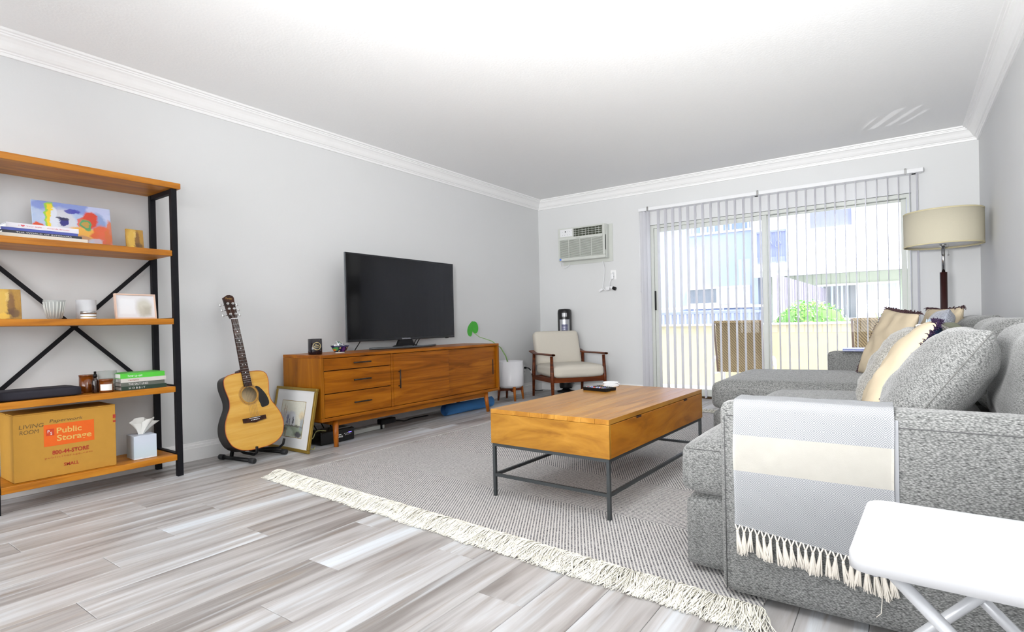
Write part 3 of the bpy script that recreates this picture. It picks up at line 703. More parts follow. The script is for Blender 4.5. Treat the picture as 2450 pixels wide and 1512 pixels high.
MB().bx(-.03, .03, .47, .53, -.08, .002, .012).build('heel', M['mahog'], gt)
for k in range(1, 20):
    y = .869-.645*(1-2**(-k/12.0)); hw = .0215+(.028-.0215)*(.869-y)/.459
    MB().bx(-hw, hw, y-.0009, y+.0009, .009, .0102).build('fret', M['chrome'], gt)
for k in (3, 5, 7, 9, 12, 15, 17):
    y = .869-.645*(1-2**(-(k-.5)/12.0))
    for dx in ((-.009, .009) if k == 12 else (0,)): MB().cyl((dx, y, .009), (dx, y, .0096), .0034, seg=10).build('inlay_dot', M['white'], gt)
MB().bx(-.022, .022, .869, .874, .002, .013).build('nut', M['white'], gt)
hd = [(-.023, .874), (.023, .874), (.030, .90), (.033, .99), (.037, 1.02), (.030, 1.035), (.012, 1.041), (-.006, 1.040), (-.022, 1.030), (-.037, 1.022), (-.035, .99), (-.031, .90)]
MB().prism(hd, lambda u, v, w: Vector((u, v, .002-.12*(v-.874)-w)), .014).build('headstock', M['rosewood'], gt)
def hz(y): return .002-.12*(y-.874)
for s_ in (-1, 1):
    for k in range(3):
        y = .905+.037*k; m_ = MB(); m_.cyl((s_*.017, y, hz(y)), (s_*.017, y, hz(y)+.012), .0055, seg=10).cyl((s_*.017, y, hz(y)), (s_*.017, y, hz(y)+.003), .0085, seg=10)
        m_.cyl((s_*.02, y-.004, hz(y)-.02), (s_*.052, y-.004, hz(y)-.02), .0025, seg=8).box((s_*.057, y-.004, hz(y)-.02), (.014, .018, .008), None, .003)
        m_.build('tuning_peg', M['chrome'], gt, label='chrome tuning peg')
text('Fender', 'headstock_logo', gt, (-.022, 1.012, hz(1.01)+.002), (1, -.12, 0), (0, 1, -.12), .045, .013, plain('gold_ink', S(200, 160, 90), .4), shear=.3)
for k in range(6):
    xb, xn = -.026+k*.0105, -.017+k*.0068; pk = (k % 3); yy = .905+.037*(2-pk if k < 3 else pk); xx = (-1 if k < 3 else 1)*.017
    MB().tube([(xb, .199, .014), (xn, .874, .0135), (xx*.8, yy, hz(yy)+.006)], .0006, 4).build('string', M['chrome'], gt)
st = thing('guitar_stand', 'black tubular guitar stand under the acoustic guitar', 'guitar stand', (0, 0, 0))
A0, A1 = Vector((-3.70, 1.853, .019)), Vector((-3.395, 1.905, .019)); B0, B1 = Vector((-3.74, 2.085, .019)), Vector((-3.445, 2.160, .019))
for p, q in ((A0, A1), (B0, B1)):
    f = MB().tube([p, q], .013, 14).build('foot', M['black'], st)
    for e, s_ in ((p, 1), (q, -1)):
        d_ = (q-p).normalized()*s_; MB().tube([e-d_*.012, e-d_*.008, e+d_*.03], [.012, .0175, .0175], 14).build('rubber_cap', plain('rubber', S(30, 30, 33), .7), f)
MB().tube([(-3.60, 1.872, .03), (-3.608, 1.90, .16), (-3.64, 1.955, .32)], .012, 12).tube([(-3.64, 2.112, .03), (-3.644, 2.08, .16), (-3.64, 1.985, .32)], .012, 12).build('upright', M['black'], st)
MB().tube([(-3.612, 1.92, .068), (-3.55, 1.925, .05), (-3.42, 1.925, .052), (-3.39, 1.925, .068), (-3.385, 1.925, .108)], .0085, 10).tube([(-3.645, 2.06, .066), (-3.55, 2.06, .05), (-3.42, 2.10, .062), (-3.388, 2.11, .09), (-3.378, 2.112, .125)], .0085, 10).tube([(-3.612, 1.90, .06), (-3.645, 2.09, .06)], .008, 10).build('yoke', M['black'], st)

# ------------------------------------------------------------------ leaning watercolour
FW, FH = .485, .445
wc = thing('framed_watercolour', 'gilt-framed watercolour of a wet street, leaning against the media console', 'painting', (-3.797, 2.250, .0), (-.19, 0, 0))
fm = MB()
for x0, x1, z0, z1 in ((0, FW, 0, .022), (0, FW, FH-.022, FH), (0, .022, .022, FH-.022), (FW-.022, FW, .022, FH-.022)): fm.bx(x0, x1, -.010, .010, z0+.001, z1, .004)
fm.build('frame_moulding', M['gold'], wc)
MB().bx(.02, FW-.02, -.003, .008, .02, FH-.02).build('mat_board', M['matboard'], wc)
ln = MB(); a0, a1, c0, c1 = .10, .378, .095, .345
for x0, x1, z0, z1 in ((a0, a1, c0-.003, c0), (a0, a1, c1, c1+.003), (a0-.003, a0, c0-.003, c1+.003), (a1, a1+.003, c0-.003, c1+.003)): ln.bx(x0, x1, -.0045, -.0031, z0, z1)
ln.build('gilt_line', M['gold'], wc)
MB().bx(a0, a1, -.0045, -.0031, c0, c1).build('painted_sheet', picture('watercolour', 'XZ', S(222, 218, 204), [
    ('e', .5, .18, .8, .16, S(120, 136, 112), .6, .8), ('e', .45, .1, .16, .14, S(196, 206, 190), .5, .8), ('e', .85, .08, .14, .08, S(60, 54, 66), .6, .9), ('e', .12, .2, .2, .08, S(66, 60, 70), .6, .8),
    ('r', .38, .5, .22, .2, S(186, 188, 196), .3, .8), ('r', .55, .48, .1, .16, S(206, 208, 212), .3, .8), ('r', .32, .48, .04, .12, S(96, 96, 130), .5, .8), ('r', .56, .46, .03, .1, S(46, 46, 60), .4, .9), ('r', .42, .42, .02, .08, S(90, 88, 100), .4, .8),
    ('r', .94, .42, .07, .2, S(130, 140, 150), .4, .7), ('e', .9, .62, .1, .12, S(214, 190, 140), .6, .6), ('r', .14, .55, .015, .32, S(150, 116, 80), .4, .8), ('r', .22, .7, .012, .14, S(160, 120, 80), .4, .7), ('e', .1, .5, .1, .2, S(176, 170, 176), .6, .6),
    ('r', .5, .3, .5, .02, S(80, 66, 66), .6, .7), ('e', .3, .1, .03, .1, S(150, 110, 80), .5, .6)], warp=.07, wscale=12, rough=.6, grain=S(196, 196, 182), softk=.5), wc)

# ------------------------------------------------------------------ media console
CX0, CX1, CY0, CY1, CZ0, CZ1 = -3.765, -3.31, 2.36, 4.448, .196, .667
mc = thing('media_console', 'long honey-brown mid-century media console with three drawers and two sliding doors', 'media console', (0, 0, 0))
MB().bx(CX0, CX1, CY0, CY1, CZ1-.022, CZ1, .0025).build('top_panel', M['cab'], mc)
MB().bx(CX0, CX1, CY0, CY1, CZ0, CZ0+.024, .0025).build('bottom_panel', M['cab'], mc)
for y0 in (CY0, CY1-.024): MB().bx(CX0, CX1, y0, y0+.024, CZ0+.0242, CZ1-.0222, .002).build('side_panel', M['cabside'], mc)
MB().bx(CX0, CX0+.012, CY0+.025, CY1-.025, CZ0+.025, CZ1-.023).build('back_panel', M['cab'], mc)
MB().bx(CX0+.015, CX1-.008, 3.014, 3.036, CZ0+.025, CZ1-.023).build('divider', M['cab'], mc)
MB().bx(CX0+.015, CX1-.03, CY0+.026, CY1-.026, CZ0+.026, CZ1-.024).build('inner_case', plain('dark_interior', S(40, 20, 6), .8), mc)
hm = plain('bronze_handle', S(44, 38, 34), .35, .5)
for z0, z1 in ((.556, .641), (.393, .550), (.224, .387)):
    d_ = MB().bx(CX1-.022, CX1-.006, CY0+.029, 3.010, z0, z1, .0015).build('drawer', M['cab'], mc)
    zc_ = (z0+z1)/2+.001; hy0, hy1 = 2.632, 2.792
    hb = MB(); hb.cyl((CX1+.018, hy0, zc_), (CX1+.018, hy1, zc_), .0055, seg=12)
    for y in (hy0+.02, hy1-.02): hb.cyl((CX1-.006, y, zc_), (CX1+.018, y, zc_), .004, seg=8)
    ho = hb.build('handle', hm, d_, label='dark bronze bar handle')
dr = MB().bx(CX1-.022, CX1-.007, 3.040, 3.700, .224, .641, .0015).build('sliding_door', M['cab'], mc)
hb = MB(); hb.cyl((CX1+.016, 3.092, .362), (CX1+.016, 3.092, .512), .0055, seg=12).cyl((CX1-.006, 3.092, .38), (CX1+.016, 3.092, .38), .004, seg=8).cyl((CX1-.006, 3.092, .494), (CX1+.016, 3.092, .494), .004, seg=8)
hb.build('handle', hm, dr, label='dark bronze bar handle')
dr = MB().bx(CX1-.040, CX1-.026, 3.700, 4.420, .224, .641, .0015).build('sliding_door', M['cab'], mc)
MB().bx(CX1-.0257, CX1-.0245, 4.365, 4.383, .36, .51, .0004).build('finger_pull', plain('pull_dark', S(50, 26, 8), .6), dr)
MB().bx(CX1-.05, CX1-.035, 2.52, 4.30, .150, CZ0-.0005).bx(CX0+.05, CX0+.065, 2.52, 4.30, .150, CZ0-.0005).build('apron', M['cab'], mc)
MB().bx(CX0+.05, CX1-.04, 2.49, 2.51, .155, CZ0-.0005).bx(CX0+.05, CX1-.04, 4.25, 4.27, .155, CZ0-.0005).build('cross_rail', M['cab'], mc)
for x, ty, y, sgn in ((CX1-.045, 0, 2.505, -1), (CX0+.06, 0, 2.505, -1), (CX1-.045, 0, 4.27, 1), (CX0+.06, 0, 4.27, 1)):
    MB().cyl((x+.02*(1 if x > -3.5 else -1), y+sgn*.012, 0), (x, y, CZ0-.0005), .0165, .0225, 16).build('leg', M['cableg'], mc)

# TV
tv = thing('television', 'large black flat-screen television on a curved stand, switched off', 'television', (-3.55, 0, 0))
MB().bx(-.014, 0, 2.778, 4.046, .742, 1.452, .003).bx(-.045, -.0142, 2.95, 3.87, .79, 1.30, .012).build('bezel', plain('tv_bezel', S(16, 16, 20), .3), tv)
MB().bx(.0005, .0012, 2.79, 4.034, .762, 1.441).build('screen', M['screen'], tv)
MB().bx(-.0145, .0015, 2.776, 2.7778, .742, 1.452).bx(-.0145, .0015, 4.0462, 4.048, .742, 1.452).bx(-.0145, .0015, 2.776, 4.048, 1.4522, 1.454).build('silver_edge', plain('silver_edge', S(120, 124, 128), .25, .8), tv)
text('SAMSUNG', 'badge', tv, (.0014, 3.36, .7475), R1, U1, .10, .011, plain('badge_ink', S(190, 190, 200), .4))
MB().bx(-.012, .0, 3.93, 3.965, .736, .742).build('sensor', M['black'], tv)
nkb = MB(); nkb.prism([(3.27, .688), (3.56, .688), (3.515, .700), (3.49, .745), (3.34, .745), (3.315, .700)], lambda u, v, w: Vector((-.03+w, u, v)), .022); nkb.build('neck', M['black'], tv)
sb = MB()
def arc(t): return Vector((.07-.11*abs(2*t-1)**2+.0, 3.03+.79*t, .678))
sb.tube([arc(i/20) for i in range(21)], .0095, 8); sb.bx(-.13, .06, 3.37, 3.46, .669, .683, .003); sb.build('stand_base', plain('stand_metal', S(84, 88, 92), .3, .6), tv)
for i, (pts) in enumerate([[(-.05, 2.96, .76), (-.07, 2.945, .72), (-.10, 2.93, .672)], [(-.05, 3.60, .76), (-.07, 3.59, .72), (-.09, 3.575, .672)], [(-.05, 3.64, .76), (-.07, 3.625, .72), (-.09, 3.61, .672)]]):
    MB().tube(pts, .004, 8).build('cable', M['black'], tv)

# candle and candy bowl on console
cd_ = candle('black glass candle jar with a gold round emblem on the left end of the console', (-3.50, 2.452, CZ1), .049, .115, plain('black_glass', S(20, 14, 24), .12, spec=.7), .08, M['paper'])
em = MB(); a_ = -.35
def onj(dr, dz, off=.0015): 
    a = a_+dr/.049; return Vector(((.049+off)*math.cos(a), (.049+off)*math.sin(a), .062+dz))
em.tube([onj(.027*math.cos(t), .027*math.sin(t)) for t in [2*PI*k/32 for k in range(33)]], .0022, 6)
em.tube([onj(.018*math.cos(t), -.004+.006*math.sin(t)) for t in [2*PI*k/20 for k in range(21)]], .0015, 5)
em.tube([onj(-.012+.012*t, .008+.006*math.sin(PI*t)) for t in [k/8*2 for k in range(9)]], .0015, 5)
em.build('emblem', plain('emblem_gold', S(214, 196, 140), .35, .4), cd_)
bw = thing('candy_bowl', 'small painted porcelain bowl heaped with wrapped sweets on the console', 'bowl', (-3.455, 2.636, CZ1))
MB().lathe([(0, .004), (.03, .001), (.036, .001), (.036, .008), (.048, .018), (.062, .044), (.072, .058), (.069, .058), (.058, .044), (.045, .02), (0, .012)], seg=40, sx=.8, sy=1.05).build('bowl_body', picture('bowl_paint', 'YZ', S(28, 22, 66), [('r', .5, .06, .6, .1, S(228, 226, 220), .2, 1), ('e', .15, .55, .09, .25, S(70, 150, 80), .3, 1), ('e', .12, .4, .06, .15, S(224, 120, 40), .3, 1), ('e', .5, .5, .08, .3, S(96, 50, 120), .3, .9), ('e', .85, .5, .07, .2, S(60, 140, 90), .3, .9), ('e', .3, .7, .03, .08, S(236, 200, 120), .3, 1), ('e', .7, .7, .03, .08, S(236, 210, 160), .3, 1), ('e', .3, .3, .03, .08, S(236, 200, 120), .3, 1), ('e', .7, .25, .03, .08, S(240, 220, 170), .3, 1)], warp=.02, rough=.15), bw)
r2 = random.Random(3)
wcol = [plain('wrap_white', S(236, 236, 240), .25), plain('wrap_green', S(50, 92, 80), .3), plain('wrap_peach', S(232, 190, 160), .3), plain('wrap_silver', S(190, 190, 196), .2, .6)]
for k in range(16):
    a = r2.uniform(0, 6.3); rr = r2.uniform(0, .042); s_ = MB(); L = r2.uniform(.03, .05)
    s_.box((0, 0, 0), (L*.55, .014, .011), None, .003).prism([(-L*.5, -.011), (-L*.27, -.003), (-L*.27, .003), (-L*.5, .011)], lambda u, v, w: Vector((u, v, w-.001)), .002).prism([(L*.5, .011), (L*.27, .003), (L*.27, -.003), (L*.5, -.011)], lambda u, v, w: Vector((u, v, w-.001)), .002)
    o = s_.build('wrapped_sweet', wcol[k % 4 if k % 3 else 0]); o.location = (-3.455+rr*.8*math.cos(a), 2.636+rr*math.sin(a), CZ1+.052+.012*(k//6)+r2.uniform(0, .006)); o.rotation_euler = (r2.uniform(-.5, .5), r2.uniform(-.6, .6), r2.uniform(0, 3))
    tag(o, 'foil-wrapped sweet heaped in the painted bowl on the console', 'sweet', 'wrapped sweets in the bowl')
# ------------------------------------------------------------------ under the console
md = thing('modem', 'black cable modem with small status lights on the floor under the console', 'modem', (-3.44, 2.44, 0), (0, 0, 0))
MB().bx(-.16, 0, 0, .30, .004, .098, .008).build('housing', plain('gloss_black', S(12, 12, 14), .2), md)
text('ΛRRIS', 'badge', md, (.0006, .125, .036), R1, U1, .066, .013, M['white_ink'], bold=.02)
MB().bx(.0002, .0008, .150, .178, .0555, .0605).build('badge', M['white_ink'], md)
lt_ = MB(); [lt_.bx(.0002, .0008, .205+.014*k, .211+.014*k, .058, .062) for k in range(5)]; [lt_.bx(.0002, .0008, .212+.014*k, .217+.014*k, .048, .051) for k in range(4)]
lt_.build('marking', M['white_ink'], md)
MB().bx(.0002, .0009, .244, .272, .062, .068).build('status_light', plain('blue_led', S(110, 90, 230), .4, emit=S(120, 100, 255), es=1.5), md)
ps = thing('power_strip', 'pale green-white power strip lying behind the modem under the console', 'power strip', (-3.60, 2.98, 0), (0, 0, .06))
MB().bx(-.028, .028, -.17, .19, .001, .036, .006).build('housing', M['offwhite'], ps)
for k in range(4): MB().bx(-.012, .012, -.13+.07*k, -.10+.07*k, .0362, .038).build('socket', M['trim'], ps)
pw = thing('power_adapter', 'black power brick plugged in beside the power strip under the console', 'power adapter', (-3.57, 3.16, 0))
MB().bx(-.03, .03, -.06, .10, .040, .085, .008).cyl((-.01, -.03, .0), (-.01, -.03, .041), .010).build('brick_body', M['black'], pw)
def cable(name, label, pts, r, m, grp=None, seg=8, par=None, off=(0, 0, 0)):
    P = [Vector(p)-Vector(off) for p in pts]; out = []
    for i in range(len(P)-1):
        p0, p1, p2, p3 = P[max(i-1, 0)], P[i], P[i+1], P[min(i+2, len(P)-1)]
        for k in range(6):
            t = k/6; out.append(.5*((2*p1)+(-p0+p2)*t+(2*p0-5*p1+4*p2-p3)*t*t+(-p0+3*p1-3*p2+p3)*t**3))
    out.append(P[-1]); o = MB().tube(out, r, seg).build(name, m, par)
    if par is None: tag(o, label, 'cable', grp)
    return o
pal = plain('pale_cable', S(216, 214, 150), .5); gryc = plain('grey_cable', S(150, 152, 150), .5)
cable('cable', 'pale yellow cable looping out from behind the leaning picture to the modem', [(-3.60, 2.41, .15), (-3.575, 2.42, .085), (-3.53, 2.43, .05), (-3.50, 2.45, .105), (-3.46, 2.50, .1035)], .0035, pal)
cable('cable', 'short pale cable end on the floor beside the leaning picture', [(-3.47, 2.30, .03), (-3.43, 2.325, .012), (-3.40, 2.35, .0045), (-3.46, 2.40, .0045)], .003, pal)
cable('cable', 'pale cable running across the top of the modem to the power strip', [(-3.46, 2.60, .1025), (-3.45, 2.68, .104), (-3.50, 2.78, .09), (-3.56, 2.84, .05), (-3.595, 2.83, .040)], .003, gryc)
r3 = random.Random(11)
for k in range(4):
    y = 2.46+.07*k
    cable('cable', 'black cord hanging down behind the modem under the console', [(-3.68, y, .19), (-3.70, y+.03, .12), (-3.67-.01*k, y+.08, .04), (-3.64, y+.15, .006), (-3.66+.01*k, y+.28, .006)], .004, M['black'], 'black cords behind the modem')
cable('cable', 'grey cable dropping behind the modem to the floor', [(-3.70, 2.40, .19), (-3.72, 2.44, .10), (-3.69, 2.50, .02), (-3.66, 2.62, .006)], .004, gryc)
cable('cable', 'black cord trailing on the floor past the power adapter', [(-3.60, 3.28, .05), (-3.62, 3.38, .03), (-3.66, 3.48, .008), (-3.70, 3.62, .007), (-3.68, 3.8, .007)], .005, M['black'])

ym = thing('yoga_mat', 'rolled blue foam exercise mat lying under the console', 'exercise mat', (-3.53, 3.86, .058), (0, 0, -.04))
def spir(u, v):
    a = u*2*PI*5.2; r = .010+.047*u; return Vector((r*math.cos(a), v*.68, r*math.sin(a)))
mm = MB(); mm.grid(spir, 150, 2); bmesh.ops.solidify(mm.b, geom=mm.b.faces[:], thickness=.0068); mm.build('rolled_sheet', M['mat'], ym)

# ------------------------------------------------------------------ planter with leaf
pt = thing('plant_pot', 'white cylinder plant pot with a single tall leaf on a wooden stand', 'potted plant', (-3.63, 5.085, 0))
MB().lathe([(0, .14), (.12, .14), (.148, .165), (.150, .175), (.150, .440), (.143, .440), (.141, .39), (0, .39)], seg=56).build('pot', M['pot'], pt)
MB().lathe([(0, .405), (.06, .408), (.135, .404), (.1405, .396)], seg=40).build('soil', M['soil'], pt)
for k in range(4):
    a = PI/4+k*PI/2+.15; c_, s_ = math.cos(a), math.sin(a)
    MB().cyl((c_*.150, s_*.150, 0), (c_*.132, s_*.132, .155), .011, .017, 14).build('stand_leg', M['brown_wood'] if k in (1, 2) else M['cableg'], pt)
MB().bar((-.088, -.1, .118), (.088, .1, .118), .03, .03).bar((-.1, .088, .1182), (.1, -.088, .1182), .03, .03).build('stand_cross', M['brown_wood'], pt)
stem = [(.01, -.045, .40), (.015, -.10, .50), (.02, -.20, .60), (.02, -.36, .68), (.02, -.57, .73), (.02, -.68, .785)]
MB().tube([Vector(p) for p in stem], [.008, .007, .006, .005, .004, .0035], 8).build('stem', M['stem'], pt)
lo = [(0, .012), (.020, -.020), (.048, -.030), (.074, -.010), (.084, .028), (.074, .066), (.05, .094), (.018, .108), (0, .116)]
loc = catmull(lo, 4); lp = loc+[(-x, y) for x, y in loc[::-1] if x > 1e-5]
def leafp(u, v, d=0): return Vector((.02+.10*abs(u)+.25*(v-.04)**2*6+d, -.685+u*1.05-.15*v, .785+v*.95+.35*u))
lf = MB()
for d in (0, .0012):
    cs_ = [lf.b.verts.new(leafp(0, .02+.085*k/6, d)) for k in range(7)]
    ring = [lf.b.verts.new(leafp(u, v, d)) for u, v in lp]; c0_ = lf.b.verts.new(leafp(0, .045, d)); nn = len(ring)
    for i in range(nn): f = lf.b.faces.new((ring[i], ring[(i+1) % nn], c0_)); f.smooth = True
    for v in cs_: lf.b.verts.remove(v)
lf.build('leaf_blade', M['leaf'], pt)
MB().tube([(.0215, -.685, .787), (.0225, -.692, .85), (.0225, -.694, .86)], .0012, 6).build('midrib', plain('midrib', S(90, 180, 70), .5), pt)

# outlets
def outlet(name, label, loc, rz, col=M['trim']):
    t = thing(name, label, 'outlet', loc, (0, 0, rz))
    MB().bx(-.036, .036, -.006, 0, -.058, .058, .003).build('wall_plate', col, t)
    for z in (.022, -.022):
        s_ = MB(); s_.bx(-.016, .016, -.0085, -.006, z-.014, z+.014, .002); so = s_.build('socket', M['white'], t)
        MB().bx(-.008, -.0055, -.0088, -.0086, z-.004, z+.006).bx(.0055, .008, -.0088, -.0086, z-.004, z+.006).build('slot', M['black'], so)
    return t
outlet('wall_outlet', 'white double outlet low on the wall beside the plant pot', (XL, 5.675, .285), PI/2)
outlet('wall_outlet', 'white double outlet on the window wall below the air conditioner', (-2.797, YB, 1.42), 0)
ex = thing('extension_plug', 'black plug and cord going from the low outlet to the floor behind the armchair', 'cable', (0, 0, 0))
MB().tube([(XL+.010, 5.675, .31), (XL+.035, 5.68, .312)], .012, 10).tube([(XL+.035, 5.68, .312), (XL+.06, 5.70, .305), (XL+.07, 5.73, .275)], .006, 8).build('plug', M['black'], ex)
MB().tube([(XL+.07, 5.73, .275), (XL+.072, 5.748, .235)], .010, 10).build('connector', M['white'], ex)
MB().tube([Vector(p) for p in [(XL+.072, 5.748, .235), (XL+.07, 5.77, .17), (XL+.06, 5.80, .10), (XL+.055, 5.82, .05), (XL+.06, 5.84, .008), (XL+.12, 5.92, .006)]], .0045, 8).build('cord', M['black'], ex)

# ------------------------------------------------------------------ air conditioner
ac = thing('air_conditioner', 'off-white through-wall air conditioner high on the window wall', 'air conditioner', (-3.14, YB, 0))
aw = M['offwhite']
MB().bx(-.335, .345, -.012, 0, 1.585, 2.035, .002).build('wall_sleeve', aw, ac)
MB().bx(-.335, .30, -.085, -.0125, 1.625, 2.03, .004).build('cabinet', aw, ac)
fz0, fz1, fx0, fx1 = 1.625, 2.03, -.34, .295
fa = MB()
fa.bx(fx0, fx1, -.125, -.086, fz0, 1.665, .008).bx(fx0, fx0+.018, -.12, -.086, 1.665, 1.885).bx(fx1-.03, fx1, -.12, -.086, 1.665, fz1, .004)
fa.bx(fx0, fx1-.03, -.12, -.086, 1.883, 1.915).bx(fx0, -.125, -.12, -.086, 1.915, fz1, .004).bx(-.125, fx1-.03, -.12, -.086, 2.012, fz1).bx(fx0+.018, fx1-.03, -.095, -.0855, 1.665, 1.885)
fa.build('front_panel', aw, ac)
gx0, gx1 = fx0+.018, fx1-.03
for i in range(17):
    z = 1.672+i*.0128
    MB().bx(gx0, gx1, -.117, -.103, z-.0035, z+.0035).build('louvre', M['offwhite'], ac)
for x in (gx0+.13, gx0+.285, gx0+.44): MB().bx(x-.004, x+.004, -.121, -.1175, 1.665, 1.885).build('grille_rib', M['offwhite'], ac)
MB().bx(gx0+.001, gx1-.001, -.0985, -.0955, 1.667, 1.883).build('filter', plain('grille_shadow', S(122, 126, 112), .8), ac)
MB().bx(-.123, fx1-.031, -.097, -.0865, 1.917, 2.010).build('outlet_recess', plain('outlet_dark', S(74, 80, 66), .8), ac)
for i in range(9): MB().box((-.10+i*.045, -.109, 1.9635), (.003, .016, .09), (0, 0, .5)).build('air_vane', aw, ac)
for i in range(3): MB().bx(-.123, fx1-.031, -.118, -.112, 1.938+i*.024, 1.942+i*.024).build('air_vane', aw, ac)
pn = MB().bx(fx0+.03, -.14, -.1212, -.1202, 1.925, 2.015).build('control_panel', M['white'], ac)
MB().cyl((-.235, -.1214, 1.985), (-.235, -.123, 1.985), .008, seg=12).build('button', M['black'], pn)
for dx, dz in ((.03, 0), (.055, 0), (.09, .01), (-.04, 0), (-.04, -.04), (-.01, -.04), (.03, -.04), (.055, -.04)): MB().cyl((-.235+dx, -.1214, 1.985+dz), (-.235+dx, -.1222, 1.985+dz), .003, seg=8).build('button', plain('grey_button', S(140, 146, 150), .5), pn)
text('FRIGIDAIRE', 'badge', ac, (-.09, -.1206, 1.893), (1, 0, 0), (0, 0, 1), .055, .008, plain('grey_print', S(120, 124, 120), .5))
MB().bx(-.322, -.298, -.1262, -.1252, 1.633, 1.657).build('sticker', plain('blue_sticker', S(86, 130, 220), .5), ac)
MB().bx(.2955, .2965, -.11, -.09, 1.72, 1.90).build('side_slot', plain('side_slot', S(60, 62, 60), .7), ac)
cable('power_cord', 'white air-conditioner cord looping from the unit down to the outlet', [(-3.14+.21, 6.075, 1.59), (-2.905, 6.065, 1.52), (-2.91, 6.065, 1.40), (-2.925, 6.06, 1.30), (-2.91, 6.05, 1.255), (-2.87, 6.05, 1.235), (-2.84, 6.05, 1.26), (-2.83, 6.05, 1.33), (-2.80, 6.06, 1.39)], .0055, M['white'], par=ac, off=(-3.14, YB, 0))
cable('power_cord', 'thin white cord hanging in a loop under the left end of the air conditioner', [(-3.455, 5.99, 1.625), (-3.475, 6.02, 1.575), (-3.45, 6.05, 1.55), (-3.40, 6.06, 1.565), (-3.375, 6.07, 1.60)], .004, M['white'], par=ac, off=(-3.14, YB, 0))
tp = thing('cord_plug', 'white in-line plug with a black end hanging below the outlet on the window wall', 'plug', (0, 0, 0))
MB().box((-2.945, 6.05, 1.245), (.06, .03, .028), (0, -.5, 0), .006).box((-2.86, 6.052, 1.262), (.05, .03, .05), None, .008).box((-2.80, 6.055, 1.40), (.036, .03, .07), None, .01).build('plug_body', M['white'], tp)
MB().cyl((-2.79, 6.05, 1.262), (-2.755, 6.05, 1.248), .020, seg=12).build('black_end', M['black'], tp, label='black plug end')
MB().cyl((-2.825, 6.05, 1.275), (-2.79, 6.05, 1.262), .021, seg=12).build('collar', M['white'], tp)

# ------------------------------------------------------------------ armchair
ch = thing('armchair', 'mid-century armchair with a cream upholstered seat and back and dark walnut arms', 'armchair', (-3.125, 5.53, 0), (0, 0, .92))
wd_ = M['brown_wood']; cl = M['cream_fabric']
for s_ in (-1, 1):
    x = s_*.315
    MB().tube([(x, -.30, 0), (x, -.285, .28), (x*.99, -.27, .495)], [.015, .021, .017], 14).build('front_leg', wd_, ch)
    MB().tube([(x, .33, 0), (x, .30, .28), (x, .285, .515)], [.014, .02, .017], 14).build('rear_leg', wd_, ch)
    ar = MB()
    def armf(u, v, s_=s_, x=x):
        y = -.335+.71*u; wdt = .022+.012*math.sin(PI*min(1, u*1.1))+.03*max(0, u-.72)*3; z = .508+.0*u+(.10*(u-.75)**2*4 if u > .75 else 0)+.004*math.cos(PI*u)
        a = 2*PI*v; return Vector((x+wdt*math.cos(a)*1.0-s_*.02*max(0, u-.7)*2, y, z+.012*math.sin(a)))
    ar.grid(armf, 24, 12); 
    for q in (0, 1):
        vs = [v for v in ar.b.verts if abs(v.co.y-(-.335+.71*q)) < 1e-5]
    ar.build('arm', wd_, ch)
    MB().bar((x, -.28, .235), (x, .31, .225), .022, .05).build('side_rail', wd_, ch)
MB().bar((-.30, -.275, .235), (.30, -.275, .235), .022, .06).build('front_rail', wd_, ch)
MB().bar((-.30, .29, .225), (.30, .29, .225), .022, .05).build('back_rail', wd_, ch)
MB().soft((0, -.03, .325), (.60, .60, .125), .045, .02, n=12, wr=.002).build('seat_cushion', cl, ch)
rm = Matrix.Rotation(-.30, 3, 'X')
MB().soft((0, .335, .555), (.57, .125, .42), .045, .0, n=12, rotm=rm, wr=.002).build('back_cushion', cl, ch)
ht = thing('tower_heater', 'black and silver tower heater standing behind the armchair', 'heater', (-3.41, 5.965, 0), (0, 0, .5))
MB().lathe([(0, 0), (.11, 0), (.11, .015), (.05, .03), (.03, .05), (0, .05)], seg=32).build('base', M['black'], ht)
MB().lathe([(0, .05), (.075, .05), (.082, .07), (.086, .98), (.083, 1.01), (.07, 1.03), (0, 1.035)], seg=32).build('tower_body', plain('heater_black', S(24, 24, 26), .3), ht)
MB().grid(lambda u, v: Vector((.0885*math.cos(-PI/2-.75+1.5*u), .0885*math.sin(-PI/2-.75+1.5*u), .12+.78*v)), 16, 2).build('silver_front', plain('silver_plastic', S(176, 178, 184), .3, .4), ht)
MB().grid(lambda u, v: Vector((.090*math.cos(-PI/2-.42+.84*u), .090*math.sin(-PI/2-.42+.84*u), .30+.54*v)), 12, 2).build('grille', plain('heater_grille', S(86, 88, 120), .4), ht)
for k in range(22): MB().grid(lambda u, v: Vector((.0912*math.cos(-PI/2-.42+.84*u), .0912*math.sin(-PI/2-.42+.84*u), .32+.023*k+.005*v)), 8, 1).build('grille_bar', plain('grille_bar', S(150, 152, 170), .3, .4), ht)
MB().grid(lambda u, v: Vector((.0885*math.cos(-PI/2-.35+.7*u), .0885*math.sin(-PI/2-.35+.7*u), .935+.045*v)), 10, 1).build('display', plain('heater_display', S(170, 172, 176), .2), ht)

